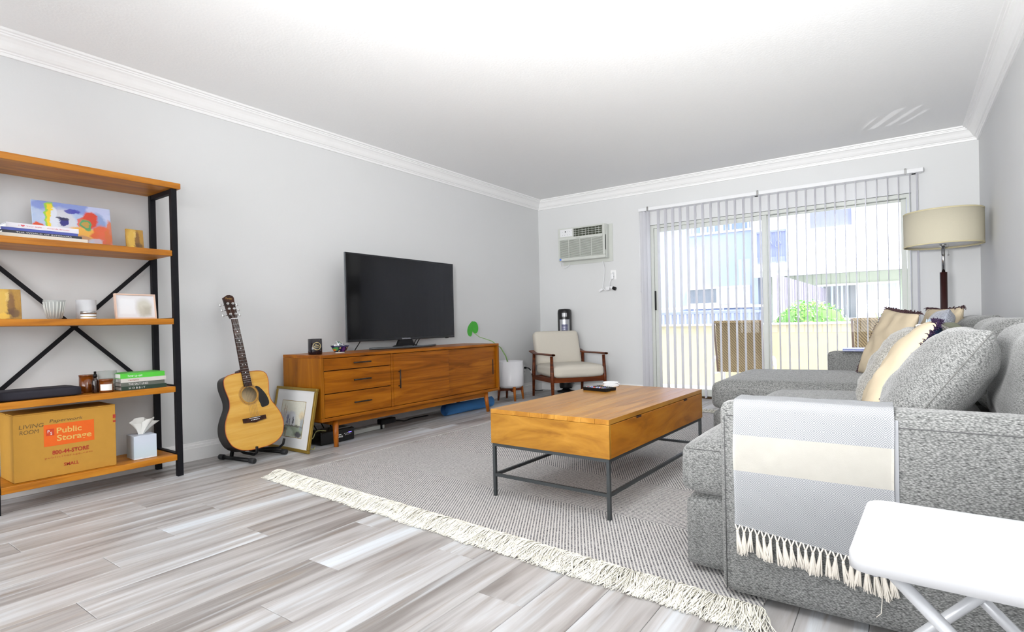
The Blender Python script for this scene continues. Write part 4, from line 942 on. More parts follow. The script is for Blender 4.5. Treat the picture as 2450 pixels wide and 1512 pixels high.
# ------------------------------------------------------------------ rug
rg = thing('area_rug', 'large flat-woven grey and cream chevron rug with a long cream fringe', 'rug', (0, 0, 0))
QA, QB, QD, QC = Vector((-2.955, 1.875, 0)), Vector((-.345, 1.715, 0)), Vector((-2.90, 5.16, 0)), Vector((-.33, 5.08, 0))
def rp(u, v, z=.009): p = (QA*(1-u)+QB*u)*(1-v)+(QD*(1-u)+QC*u)*v; return Vector((p.x, p.y, z))
rb = MB(); rb.grid(lambda u, v: rp(u, v, .0100+.0004*noise.noise(Vector((u*7, v*9, 0)))), 40, 50)
for e in (lambda t: (t, 0), lambda t: (1, t), lambda t: (1-t, 1), lambda t: (0, 1-t)):
    rb.grid(lambda t, w, e=e: rp(*e(t), .0008+.0090*w), 20, 1)
bmesh.ops.remove_doubles(rb.b, verts=rb.b.verts[:], dist=.0003)
rb.build('rug_body', M['rug'], rg)
def fringe(name, e0, e1, out, L, N, parent, mat, zt=.012, zb=.004, wid=.0016, seed=5, lump=True):
    r = random.Random(seed); b = bmesh.new(); d = (e1-e0); dn = d.normalized()
    for i in range(N):
        t = (i+r.random())/N; p = e0+d*t
        ph = noise.noise(Vector((t*11, seed, 0)))*.9+noise.noise(Vector((t*37, seed, 3)))*.8
        l = L*(.82+.25*r.random()+.1*noise.noise(Vector((t*14, 7, 0)))); fan = (t-.5)*2; sw = ph*.06+(r.random()-.5)*.055+(.05*math.copysign(max(0, abs(fan)-.93)/.07, fan))
        rise = r.random()*.030*(1 if lump else 0)+.004; k = 5; pts = []
        curl = (r.random()-.5)*.06+ph*.02
        for j in range(k+1):
            s = j/k; q = p+out*(l*s)+dn*(sw*s+curl*math.sin(PI*s*1.5)*s); z = zt*(1-s)+zb*s+rise*math.sin(PI*min(1, s*1.15))*(1-.3*s)
            pts.append(Vector((q.x, q.y, z)))
        prev = None; side = dn*wid; upv = Vector((0, 0, wid*1.6))
        for j, q in enumerate(pts):
            w_ = 1 if j < k else .5; ring = [b.verts.new(q-side*w_), b.verts.new(q+side*w_), b.verts.new(q+upv*w_)]
            if prev:
                for a in range(3): f = b.faces.new((prev[a], prev[(a+1) % 3], ring[(a+1) % 3], ring[a])); f.smooth = True
            prev = ring
    me = bpy.data.meshes.new(name); b.to_mesh(me); b.free(); me.materials.append(mat)
    o = bpy.data.objects.new(name, me); COL.objects.link(o); o.parent = parent; o['kind'] = 'stuff'; return o
en = (QB-QA).normalized(); on = Vector((en.y, -en.x, 0))
fringe('fringe', QA+Vector((0, .0, 0)), QB, on, .135, 3600, rg, M['fringe'])
ef = (QC-QD).normalized(); fringe('fringe', QD, QC, Vector((-ef.y, ef.x, 0)), .12, 1200, rg, M['fringe'], seed=8, wid=.002)
MB().tube([rp(0, i/60, .0095) for i in range(61)], .0035, 6).build('edge_binding', plain('edge_yarn', S(186, 184, 180), .9, var=.5, scale=160), rg)

# ------------------------------------------------------------------ coffee table
ct = thing('coffee_table', 'coffee table with a solid mango-wood storage box on a black steel frame', 'coffee table', (-1.016, 2.135, .0105), (0, 0, -.03))
TW, TL, TZ0, TZ1 = .648, 1.215, .262, .431
LDZ = TZ1-.022
MB().bx(-TW, 0, 0, .018, TZ0, LDZ-.001, .0015).build('end_panel', M['mango_x'], ct)
MB().bx(-TW, 0, TL-.018, TL, TZ0, LDZ-.001, .0015).build('end_panel', M['mango_x'], ct)
MB().bx(-.018, 0, .0182, TL-.0182, TZ0, LDZ-.003, .0015).build('side_panel', M['mango_y'], ct)
MB().bx(-TW, -TW+.018, .0182, TL-.0182, TZ0, LDZ-.001, .0015).build('side_panel', M['mango_y'], ct)
MB().bx(-TW+.019, -.019, .019, TL-.019, TZ0+.001, TZ0+.015).build('bottom_panel', M['mango_y'], ct)
lx = -TW+.235
MB().bx(-TW, lx-.0008, 0, TL, LDZ, TZ1, .0015).build('fixed_top', M['mango_top'], ct)
lid = MB(); nb = 6
for i in range(nb):
    x0 = lx+(-lx)*i/nb; x1 = lx+(-lx)*(i+1)/nb
    MB().bx(x0+.0004, x1-.0004, 0, TL, LDZ+.0002, TZ1, .001).build('lid_board', M['mango_top'], ct)
lid.b.free()
for y in (.305, .93): MB().bx(-.03, .0006, y-.028, y+.028, LDZ-.012, LDZ-.003, .001).build('finger_notch', plain('notch_dark', S(52, 24, 6), .8), ct)
fm = M['darkgrey']; a = .0075
for x in (-TW+.012, -.012):
    for y in (.012, TL-.012): MB().bx(x-a, x+a, y-a, y+a, 0, TZ0-.0155).build('leg', fm, ct)
tb = MB()
for x in (-TW+.012, -.012): tb.bx(x-a, x+a, .012-a, TL-.012+a, TZ0-.015, TZ0-.0005)
for y in (.012, TL-.012): tb.bx(-TW+.012+a, -.012-a, y-a, y+a, TZ0-.015, TZ0-.0005)
tb.build('top_frame', fm, ct)
for x in (-TW+.012, -.012): MB().bx(x-a*.9, x+a*.9, .012+a, TL-.012-a, .098, .112).build('stretcher', fm, ct)
for y in (.012, TL-.012): MB().bx(-TW+.012+a, -.012-a, y-a*.9, y+a*.9, .098, .112).build('stretcher', fm, ct)
TT = .0105+TZ1
def remote(label, loc, rz, L, wdt, T, btn, tilt=0):
    t = thing('remote_control', label, 'remote control', loc, (tilt, 0, rz))
    b = MB(); b.prism([(-wdt/2, 0), (wdt/2, 0), (wdt/2*1.1, L), (-wdt/2*1.1, L)], lambda u, v, w: Vector((u*(.8+.2*w/T), v, w)), T); bmesh.ops.bevel(b.b, geom=b.b.edges[:], offset=.002, segments=1, affect='EDGES'); b.build('remote_body', M['black'], t)
    for i in range(7):
        for j in range(3):
            c = btn[(i*3+j) % len(btn)]
            MB().bx(-wdt*.28+j*wdt*.28-.003, -wdt*.28+j*wdt*.28+.003, .02+i*(L-.04)/7, .027+i*(L-.04)/7, T, T+.0018).build('button', c, t)
    return t
bt = [plain('btn_grey', S(150, 152, 156), .5), plain('btn_red', S(210, 70, 60), .5), plain('btn_white', S(226, 226, 230), .5), plain('btn_blue', S(110, 120, 220), .5), plain('btn_white2', S(200, 200, 206), .5)]
remote('black remote control with coloured buttons, the nearer one on the coffee table', (-1.600, 3.035, TT), -1.75, .175, .05, .020, bt)
remote('slimmer black remote control lying behind the other near the coasters', (-1.575, 3.125, TT), -1.95, .165, .044, .018, [M['black'], M['black'], bt[0]])
for k in range(3):
    c = MB().lathe([(0, .0), (.046, 0), (.050, .003), (.050, .0075), (.047, .009), (.044, .0075), (0, .0075)], seg=40).build('coaster', M['white'])
    c.location = (-1.535+.004*(k % 2)-.003*k, 3.27+.004*k, TT+.0002+.0092*k)
    tag(c, ['round white coaster at the bottom of the stack on the coffee table', 'round white coaster in the middle of the stack on the coffee table', 'round white coaster on top of the stack on the coffee table'][k], 'coaster', 'round coasters stacked on the coffee table')

# ------------------------------------------------------------------ sofa
sf = thing('sectional_sofa', 'large grey tweed sectional sofa with a chaise at its far end', 'sofa', (0, 0, 0))
sm = M['sofa']
Y0, Y1, YC, YE = 1.745, 1.858, 3.62, 4.66
def rbox(name, x0, x1, y0, y1, z0, z1, r, puff=0, n=12, wr=0, seed=0, par=sf, m=sm):
    return MB().soft(((x0+x1)/2, (y0+y1)/2, (z0+z1)/2), (x1-x0, y1-y0, z1-z0), r, puff, n=n, wr=wr, seed=seed).build(name, m, par)
rbox('arm', -.462, .545, Y0, Y1, .020, .608, .030, n=16)
rbox('arm', -.445, .545, YE, YE+.13, .020, .606, .030, n=16)
rbox('base', -.612, .503, Y1+.002, YC, .022, .262, .028)
rbox('base', -1.0, .503, YC+.003, YE-.002, .022, .272, .028)
rbox('back_frame', .508, .548, Y1+.002, YE-.002, .022, .74, .03)
rbox('seat_cushion', -.632, .30, Y1+.004, 2.745, .266, .435, .045, .030, wr=.003, seed=2)
rbox('seat_cushion', -.632, .30, 2.75, YC-.002, .266, .435, .045, .030, wr=.003, seed=5)
rbox('chaise_cushion', -1.012, .30, YC+.004, YE-.004, .278, .462, .06, .030, n=14, wr=.004, seed=9)
seam = plain('seam_thread', S(84, 84, 85), .9)
MB().tube([(-.44, Y0-.0005, .60-.035), (.54, Y0-.0005, .60-.035)], .0014, 5).tube([(-.447, Y0+.006, .03), (-.447, Y0+.006, .56)], .0014, 5).build('seam', seam, sf)
MB().tube([(-.60, Y1+.0015, .424), (-.46, Y1+.0015, .424)], .0014, 5).build('seam', seam, sf)
for x in (-.38, .45):
    for y in (Y0+.06, 4.70): MB().cyl((x, y, 0), (x, y, .021), .02, seg=12).build('foot', M['black'], sf)
for x, y in ((-.55, 1.95), (-.55, 3.4), (-.93, 3.70), (-.93, 4.58)): MB().cyl((x, y, .0105), (x, y, .023), .02, seg=12).build('foot', M['black'], sf)

def cushion(name, label, y, x, z, w, h, t, lean, cat='cushion', p=3.0, mats=None, yaw=0, roll=0, seed=0, group=None, twomat=False, wr=.006, sag=0, pinch=.06):
    o = thing(name, label, cat, (x, y, z), (0, 0, 0), group)
    o.rotation_euler = (Matrix.Rotation(yaw, 3, 'Z') @ Matrix.Rotation(lean, 3, 'Y') @ Matrix.Rotation(roll, 3, 'X')).to_euler()
    MB().pillow(w, h, t, p=p, seed=seed, twomat=twomat, wr=wr, sag=sag, pinch=pinch).build('cushion_cover', mats or sm, o)
    return o
def seam_ring(o, w, h, m, r=.0016, pinch=.06, p=3.0, sides='all'):
    pts = []
    def E(u, v): return Vector((0, u*(1-pinch*(1-v*v))*w/2, h/2+v*(1-pinch*(1-u*u))*h/2))
    n = 16
    for a, b in (((-1, -1), (1, -1)), ((1, -1), (1, 1)), ((1, 1), (-1, 1)), ((-1, 1), (-1, -1))):
        for k in range(n):
            s = math.sin((-1+2*k/n)*PI/2); f = (s+1)/2; pts.append(E(a[0]+(b[0]-a[0])*f, a[1]+(b[1]-a[1])*f))
    pts.append(pts[0]); MB().tube(pts, r, 5, cap=False).build('seam', m, o)
    return pts
def tufts(o, pts, m, L, dens, r=.0025, seed=1, name='fringe', spread=.6, rngv=None):
    rr = random.Random(seed); b = MB(); c = Vector((0, 0, sum(p.z for p in pts)/len(pts)))
    for a, d in zip(pts, pts[1:]):
        n_ = max(1, int((d-a).length*dens))
        for k in range(n_):
            q = a.lerp(d, rr.random()); out = (q-c); out.x = 0; out.normalize()
            out = (out+Vector((rr.uniform(-1, 1), rr.uniform(-1, 1), rr.uniform(-1, 1)))*spread).normalized(); l = L*rr.uniform(.6, 1.2)
            b.tube([q, q+out*l*.55, q+out*l+Vector((0, 0, -.25*l))], [r, r*.9, r*.4], 3, cap=False)
    x = b.build(name, m, o); x['kind'] = 'stuff'; return x
# loose back cushions (grey tweed), front plane towards -x
cushion('back_cushion', 'grey back cushion at the near end of the sofa, cut off by the right edge', 2.33, .345, .455, .86, .375, .24, .16, p=5, seed=3, pinch=.025, group='sofa back cushions')
cushion('back_cushion', 'grey back cushion against the wall in the middle of the sofa', 3.20, .335, .455, .84, .39, .24, .16, p=5, seed=8, pinch=.02, group='sofa back cushions')
cushion('back_cushion', 'grey back cushion at the chaise end of the sofa beneath the lamp', 4.12, .335, .47, .92, .385, .24, .16, p=5, seed=12, pinch=.02, group='sofa back cushions')
# big near cushion
c1 = cushion('throw_cushion', 'plump grey tweed cushion leaning at the near end behind the folding stool', 2.235, -.035, .455, .50, .43, .20, .60, p=3.0, seed=21, wr=.005, pinch=.05)
seam_ring(c1, .50, .43, plain('soft_seam', S(104, 104, 102), .9), pinch=.05)
c2 = cushion('throw_cushion', 'cream linen cushion with a navy back and shaggy purple-navy edge', 2.60, -.115, .455, .40, .44, .13, .54, mats=[M['natural'], M['navy']], twomat=True, seed=33, wr=.005)
pts = seam_ring(c2, .40, .44, M['navy']); tufts(c2, pts, plain('dark_purple_yarn', S(44, 22, 58), .9), .022, 900, .0022, 4)
c3 = cushion('throw_cushion', 'flecked grey-brown cushion with a dark stitched seam in the middle of the sofa', 3.06, -.150, .455, .46, .405, .14, .54, mats=M['sofa2'], seed=41)
seam_ring(c3, .52, .405, plain('dark_stitch', S(26, 24, 24), .9), r=.0022)
c4 = cushion('throw_cushion', 'natural linen cushion with a dark frayed edge at the chaise end of the sofa', 4.05, -.15, .475, .44, .44, .085, .36, p=4.5, mats=M['natural'], seed=52, roll=.10, wr=.006, pinch=.05, yaw=.42)
pts = seam_ring(c4, .44, .44, pinch=.05, r=.0008, m=M['natural']); tufts(c4, pts[16:48], plain('brown_yarn', S(70, 46, 52), .9), .03, 600, .0028, 6)
c5 = cushion('throw_cushion', 'soft blue-grey cushion between the cream and the flecked cushions', 3.62, .045, .46, .52, .45, .14, .34, mats=mat_sofa('bluegrey_tweed', S(92, 96, 104), S(132, 136, 146), S(180, 182, 190)), seed=61)
c6 = cushion('throw_cushion', 'tan linen cushion with a brown fringe on top, in front of the lamp pole', 4.32, .15, .50, .44, .41, .12, .2, mats=M['natural'], seed=71, yaw=.35)
pts = seam_ring(c6, .44, .41, M['natural']); tufts(c6, pts[32:49], plain('brown_yarn', S(70, 46, 52), .9), .03, 600, .0028, 9)
# knot of pale blue tassels
tk = thing('tassel_throw', 'knot of pale blue and grey tassels lying over the cushions', 'throw', (.12, 2.93, .80))
rr = random.Random(4); ltb = plain('pale_blue_yarn', S(176, 196, 214), .9, var=.1)
for g in range(7):
    b = MB(); ang = rr.uniform(-1.2, 1.2); base_ = Vector((rr.uniform(-.05, .06), rr.uniform(-.05, .08), rr.uniform(-.03, .02))); dr_ = Vector((math.sin(ang)*.6, rr.uniform(-.4, .2), rr.uniform(-.5, .7))).normalized()
    b.lathe([(0, 0), (.006, .002), (.007, .008), (.004, .012), (0, .013)], base_, 10)
    for k in range(16):
        d_ = (dr_+Vector((rr.uniform(-1, 1), rr.uniform(-1, 1), rr.uniform(-1, 1)))*.28).normalized(); b.tube([base_, base_+d_*.03, base_+d_*.055+Vector((0, 0, -.008))], [.0022, .0022, .001], 4, cap=False)
    b.build('tassel', ltb if g % 3 else M['sofa2'], tk)
MB().soft((.05, .06, -.02), (.09, .09, .07), .03, .01, n=6, wr=.01).build('grey_pompom', plain('pompom', S(96, 98, 84), .95, var=.2, scale=80), tk)
MB().tube([Vector((-.03+.035*math.cos(t), -.02+.02*math.sin(t*1.3), .012+.006*math.sin(2*t))) for t in [k/24*2*PI for k in range(25)]], .0035, 6).build('white_loop', M['tassel'], tk)

# ------------------------------------------------------------------ blanket over the arm
BX0, BX1 = -.417, -.018
bt_ = thing('throw_blanket', 'grey and cream striped woven blanket with a tasselled hem draped over the near sofa arm', 'blanket', (0, 0, 0))
g0, g1 = .006, .010
zt_, yo, yi = .608+g0, Y0-g1, Y1+g1*.6
# path (y, z) of the drape: inside top -> over arm -> outer face down
Lout = {0: .352, 1: .395}
def drape(u, v):
    # v: 0 inner edge .. 1 hem ; returns point ; path length coordinate
    Lo = Lout[0]*(1-u)+Lout[1]*u; r = .022
    segs = [.06, .10, r*PI/2, Lo]; tot = sum(segs); s = v*tot
    wob = .0025*noise.noise(Vector((u*5, v*6, 1)))+.0016*noise.noise(Vector((u*14, v*12, 4)))
    if s < .06: y, z, ny, nz = yi-.002, zt_-.008-(.06-s), 1, 0
    elif s < .16: y, z, ny, nz = yi-.002-(s-.06)*(yi-yo-r)/.10, zt_, 0, 1
    elif s < .16+r*PI/2: a = (s-.16)/r; y, z, ny, nz = yo+r-.002-r*math.sin(a)+.002, zt_-r+r*math.cos(a), -math.sin(a), math.cos(a)
    else: d = s-.16-r*PI/2; y, z, ny, nz = yo, zt_-r-d, -1, 0
    x = BX0+(BX1-BX0)*u+.004*noise.noise(Vector((v*4, u, 9)))
    return Vector((x, y+ny*(wob+.0035), z+nz*(wob+.0025)))
bb = MB(); bb.grid(drape, 50, 110, uv=lambda a, b: (a*(BX1-BX0), b*(.16+.0345+(Lout[0]*(1-a)+Lout[1]*a))-.175))
bmesh.ops.solidify(bb.b, geom=bb.b.faces[:], thickness=-.0016)
bb.build('cloth', M['blanket'], bt_, smooth='keep')
MB().bx(BX1-.004, BX1+.010, Y0-.004, Y0-.0008, .24, .585, .001).build('under_fold', plain('fold_grey', S(150, 152, 156), .9), bt_)
nT = 22; rr = random.Random(17)
for i in range(nT):
    u = (i+.5)/nT; p = drape(u, 1.0); p.y -= .001; x0 = p.x; hz_ = p.z
    b = MB(); kz = hz_-.012-rr.uniform(0, .006)
    b.tube([(x0-.007, p.y-.001, hz_+.002), (x0, p.y-.004, kz)], .0022, 6).tube([(x0+.007, p.y-.001, hz_+.002), (x0, p.y-.004, kz)], .0022, 6)
    b.soft((x0, p.y-.004, kz-.002), (.008, .008, .010), .0035, n=3)
    lean = rr.uniform(-.25, .35); Lt = rr.uniform(.052, .070)
    for k in range(20):
        a = k/20*2*PI; sx = math.cos(a)*.0035; sy = math.sin(a)*.002; fx = rr.uniform(-.007, .007)+lean*Lt*.5; l = Lt*rr.uniform(.88, 1.06)
        b.tube([(x0+sx*.6, p.y-.004+sy, kz-.004), (x0+sx+fx*.45, p.y-.0055+sy*1.5, kz-l*.5), (x0+sx*1.6+fx, p.y-.004+sy*2, kz-l)], [.0017, .0020, .0011], 4, cap=False)
    b.build('tassel', M['tassel'], bt_)
MB().tube([(BX1-.035, Y0-.016, .20), (BX1-.03, Y0-.018, .13), (BX1-.034, Y0-.016, .075), (BX1-.045, Y0-.016, .062)], .0012, 5).build('loose_thread', M['tassel'], bt_)

# ------------------------------------------------------------------ laptop on the far arm
lp_ = thing('laptop', 'closed lilac-silver laptop resting on the far arm of the sofa', 'laptop', (-.20, YE+.065, .6075), (0, 0, .06))
MB().bx(-.15, .15, -.105, .105, 0, .011, .004).build('lower_case', plain('laptop_case', S(150, 156, 196), .3, .5), lp_)
MB().bx(-.15, .15, -.105, .105, .0122, .019, .003).build('lid', plain('laptop_lid', S(150, 160, 220), .25, .5), lp_)

# ------------------------------------------------------------------ floor lamp
LX, LY = .278, 5.40
fl_ = thing('floor_lamp', 'floor lamp with a cream drum shade, steel neck and dark wooden pole in the corner', 'floor lamp', (LX, LY, 0))
MB().lathe([(0, 0), (.13, 0), (.135, .008), (.13, .018), (.03, .026), (.02, .04), (0, .04)], seg=40).build('base', M['chrome'], fl_)
MB().cyl((0, 0, .03), (0, 0, 1.185), .0235, seg=20).build('pole', M['mahog'], fl_)
MB().cyl((0, 0, 1.185), (0, 0, 1.40), .012, seg=16).cyl((0, 0, 1.385), (0, 0, 1.405), .022, seg=16).build('neck', M['chrome'], fl_)
sh = MB(); R_ = .248; z0, z1 = 1.388, 1.652
sh.lathe([(R_, z0), (R_, z1), (R_-.003, z1), (R_-.003, z0), (R_, z0)], seg=72); sh.build('lamp_shade', M['shade'], fl_)
MB().lathe([(R_+.001, z0), (R_+.001, z0+.009), (R_-.004, z0+.009), (R_-.004, z0-.001), (R_+.001, z0)], seg=72).lathe([(R_+.001, z1-.009), (R_+.001, z1+.001), (R_-.004, z1+.001), (R_-.004, z1-.009), (R_+.001, z1-.009)], seg=72).build('shade_trim', plain('shade_trim', S(206, 196, 160), .8), fl_)
MB().lathe([(0, z0+.014), (R_-.006, z0+.014), (R_-.006, z0+.018), (0, z0+.018)], seg=60).build('diffuser', M['white'], fl_)
MB().cyl((0, 0, 1.406), (0, 0, 1.46), .018, seg=14).build('socket', M['black'], fl_)
MB().tube([(.03, -.02, 1.40), (.03, -.02, 1.32)], .0008, 4).lathe([(0, 0), (.006, .002), (.006, .010), (0, .013)], (.03, -.02, 1.308), 10).build('pull_chain', M['chrome'], fl_)

# ------------------------------------------------------------------ folding table at lower right
ft = thing('folding_stool', 'white plastic-topped folding stool with crossed tubular legs in the right foreground', 'stool', (-.082, 1.10, 0), (0, 0, -.045))
FTL, FTD, FTH = .42, .365, .452
fo = []
def rr_outline(x0, x1, y0, y1, r, n=8):
    o = []
    for cx, cy, a0 in ((x1-r, y1-r, 0), (x0+r, y1-r, PI/2), (x0+r, y0+r, PI), (x1-r, y0+r, 1.5*PI)):
        for k in range(n+1): a = a0+PI/2*k/n; o.append((cx+r*math.cos(a), cy+r*math.sin(a)))
    return o
top = MB(); rings = []
for (ins, z) in ((.0, FTH-.030), (0, FTH-.008), (.003, FTH-.002), (.010, FTH), (.03, FTH-.0005)):
    rings.append([top.b.verts.new((x, y, z)) for x, y in rr_outline(ins, FTL-ins, ins, FTD-ins, .036-ins*.6)])
inner = [top.b.verts.new((x, y, FTH-.030)) for x, y in rr_outline(.004, FTL-.004, .004, FTD-.004, .033)]
inner2 = [top.b.verts.new((x, y, FTH-.008)) for x, y in rr_outline(.004, FTL-.004, .004, FTD-.004, .033)]
n = len(rings[0])
for A_, B_ in zip(rings, rings[1:]):
    for i in range(n): top.b.faces.new((A_[i], A_[(i+1) % n], B_[(i+1) % n], B_[i])).smooth = True
top.b.faces.new(rings[-1])
for i in range(n):
    top.b.faces.new((rings[0][(i+1) % n], rings[0][i], inner[i], inner[(i+1) % n])); top.b.faces.new((inner[(i+1) % n], inner[i], inner2[i], inner2[(i+1) % n]))
top.b.faces.new(inner2[::-1]); top.build('table_top', M['stool_white'], ft)
MB().tube([Vector((.010+.030*math.cos(t), .012+.030*math.sin(t), FTH-.031)) for t in [k/10*PI/2 for k in range(11)]], .006, 8).build('corner_grip', plain('grip_grey', S(150, 150, 160), .4), ft)
tm_ = plain('tube_white', S(206, 208, 212), .3, .2)
def tleg(p, q): return MB().tube([Vector(p), Vector(q)], .011, 14).build('leg', tm_, ft)
yn, yf_ = .03, FTD-.03
tleg((.066, yn, FTH-.034), (.46, yn, .012)); tleg((.29, yn+.024, FTH-.034), (-.07, yn+.024, .012))
tleg((.066, yf_, FTH-.034), (.46, yf_, .012)); tleg((.29, yf_-.024, FTH-.034), (-.07, yf_-.024, .012))
MB().cyl((.46, yn, .012), (.46, yf_, .012), .011, seg=14).build('foot_bar', tm_, ft)
MB().cyl((-.07, yn+.024, .012), (-.07, yf_-.024, .012), .011, seg=14).build('foot_bar', tm_, ft)
# ------------------------------------------------------------------ outdoors
GZ = -.04
struct(MB().bx(-9, 7, YB+.151, 7.75, GZ-.2, GZ).build('balcony_floor', plain('concrete', S(188, 186, 180), .9)))
struct(MB().bx(-40, 40, 7.76, 60, -.6, -.5).build('ground', plain('paving', S(176, 176, 172), .9)))
pr = struct(MB().bx(-9, 7, 7.62, 7.76, GZ, .775).build('trim_4', M['stucco_cream']))
MB().bx(-9, 7, 7.60, 7.78, .7755, .80, .004).build('coping', M['stucco_white'], pr)
def patio_chair(label, loc, rz):
    t = thing('patio_chair', label, 'patio chair', loc, (0, 0, rz), 'sling patio chairs on the balcony')
    al = plain('white_frame', S(228, 230, 236), .35)
    # back towards -y (towards the room)
    MB().grid(lambda u, v: Vector((-.25+.5*u, -.02+.0*v-.13*v**1.2+.25*0, .26+.62*v+.02*math.sin(PI*u)*0)), 10, 12).build('back_sling', M['sling'], t)
    MB().grid(lambda u, v: Vector((-.25+.5*u, -.02+.46*v, .26+.10*v-.05*math.sin(PI*v))), 10, 10).build('seat_sling', M['sling'], t)
    MB().bar((-.255, -.165, .868), (.255, -.165, .868), .02, .03).build('top_bar', M['sling'], t)
    for s_ in (-1, 1):
        x = s_*.265
        MB().tube([(x, .0, .24), (x, -.09, .62), (x, -.16, .88)], .013, 10).build('back_post', plain('bronze_frame', S(112, 94, 84), .5, .3), t)
        x = s_*.305
        MB().tube([(x, -.14, GZ*0+.0), (x, -.11, .30), (x, -.06, .40), (x, .02, .43), (x, .30, .42), (x, .40, .38), (x, .44, .25), (x, .46, .0)], [.016, .018, .022, .022, .022, .02, .016, .016], 12).build('arm_and_leg', al, t)
        MB().tube([(x, -.05, .24), (x*.83, .0, .25), (x*.83, .42, .34), (x, .44, .30)], .012, 8).build('seat_rail', al, t)
    return t
patio_chair('brown sling patio chair on the balcony behind the middle of the patio door', (-1.575, 6.98, GZ), 0)
patio_chair('brown sling patio chair on the balcony at the right behind the sofa arm', (-.15, 7.05, GZ), -.05)

BY = 15.0
def part(name, m, par, x0, x1, y0, y1, z0, z1, lab=None): return MB().bx(x0, x1, y0, y1, z0, z1).build(name, m, par, label=lab)
lb = thing('apartment_building', 'stucco apartment building with bluish shade painted in, seen through the left half of the patio door', 'building', (0, 0, 0))
part('wall', M['stucco_shade'], lb, -16, -2.93, BY, BY+5, -.5, 12)
def window(par, x0, x1, y, z0, z1, glass, nm=1, blinds=False, frame=M['stucco_white']):
    f = MB(); e = .05
    f.bx(x0, x1, y-.06, y-.002, z0, z0+e).bx(x0, x1, y-.06, y-.002, z1-e, z1).bx(x0, x0+e, y-.06, y-.002, z0+e, z1-e).bx(x1-e, x1, y-.06, y-.002, z0+e, z1-e)
    for k in range(1, nm): xx = x0+(x1-x0)*k/nm; f.bx(xx-e/2, xx+e/2, y-.06, y-.002, z0+e, z1-e)
    o = f.build('window', frame, par)
    for k in range(nm):
        a, b_ = x0+(x1-x0)*k/nm+e/2, x0+(x1-x0)*(k+1)/nm-e/2
        MB().bx(a, b_, y-.03, y-.004, z0+e, z1-e).build('pane', glass if not isinstance(glass, list) else glass[k], o)
    if blinds:
        b = MB(); n = int((x1-x0)/.11)
        for k in range(n):
            if (k*7) % 5 == 2: continue
            xx = x0+e+(x1-x0-2*e)*(k+.5)/n; b.bx(xx-.03, xx+.025, y-.045, y-.031, z0+e, z1-e)
        b.build('blind', plain('far_blind', S(176, 186, 204), .7), o)
    return o
gb, gg = M['glass_blue'], M['glass_grey']
window(lb, -4.62, -3.02, BY, 3.12, 4.35, plain('pale_pane', S(110, 126, 150), .2), 2, True)
window(lb, -4.72, -3.12, BY, 1.25, 1.72, [gg, plain('bright_pane', S(200, 208, 208), .3)], 2, False)
part('sill', M['stucco_white'], lb, -4.8, -3.05, BY-.1, BY-.001, 1.16, 1.24)
window(lb, -8.5, -6.6, BY, 3.1, 4.3, gb, 2, True)
rbld = thing('apartment_building', 'white stucco apartment block with blue-grey windows seen through the right half of the patio door', 'building', (0, 0, 0))
part('wall', M['stucco_white'], rbld, -2.9, 9, BY-.6, BY+5, 1.95, 12)
part('wall', M['stucco_green'], rbld, -2.9, 9, BY+.9, BY+5, -.5, 1.945)
window(rbld, -1.72, -.80, BY-.6, 2.85, 3.72, gb, 1)
window(rbld, .03, 1.2, BY-.6, 2.85, 3.85, gb, 1)
acf = MB(); acf.bx(-2.45, -2.0, BY-.72, BY-.601, 3.22, 3.50).build('wall_vent', M['stucco_white'], rbld)
for k in range(4): part('vent_slat', plain('vent_shadow', S(120, 124, 136), .7), rbld, -2.42, -2.05, BY-.735, BY-.7205, 3.255+.06*k, 3.285+.06*k)
window(rbld, -1.70, .0, BY+.9, .78, 1.68, [gg, plain('bright_pane2', S(196, 198, 214), .3)], 2, True)
part('soffit_beam', M['stucco_white'], rbld, -2.9, 9, BY-.62, BY-.45, 1.86, 1.949)
# small balcony on the corner
bc = thing('corner_balcony', 'small balcony with blue-grey scrolled railing on the corner between the two buildings', 'balcony', (0, 0, 0))
part('balcony_slab', M['stucco_white'], bc, -2.72, -2.02, BY-1.5, BY-.65, 1.93, 2.09)
MB().bx(-2.66, -2.04, BY-1.49, BY-1.46, 2.09, 2.13).bx(-2.66, -2.04, BY-1.49, BY-1.46, 2.80, 2.84).build('rail', M['rail_blue'], bc)
for k in range(7): MB().bx(-2.66+.1005*k, -2.643+.1005*k, BY-1.485, BY-1.465, 2.13, 2.80).build('baluster', M['rail_blue'], bc)
part('screen_panel', plain('balcony_screen', S(132, 138, 172), .7), bc, -2.66, -2.04, BY-1.45, BY-1.43, 2.12, 2.80)
scr = MB(); scr.tube([Vector((-2.4+.07*math.cos(t)*(1-t/9), BY-1.5, 2.5+.12*math.sin(t)*(1-t/9))) for t in [k/4 for k in range(28)]], .008, 5).tube([Vector((-2.22+.07*math.cos(t)*(1-t/9), BY-1.5, 2.5+.12*math.sin(t)*(1-t/9))) for t in [k/4 for k in range(28)]], .008, 5)
scr.build('scroll', M['rail_blue'], bc)
pf = thing('plant_crate', 'small wooden crate with pots standing on the corner balcony', 'crate', (-2.5, BY-1.25, 2.092))
MB().bx(-.14, .14, -.1, .1, 0, .07).build('crate', plain('pink_crate', S(206, 176, 170), .8), pf)
for k in range(3): MB().lathe([(0, .071), (.035, .071), (.045, .17), (0, .17)], (-.09+.09*k, 0, 0), 12).build('pot', plain('grey_pot', S(96, 92, 96), .7), pf)
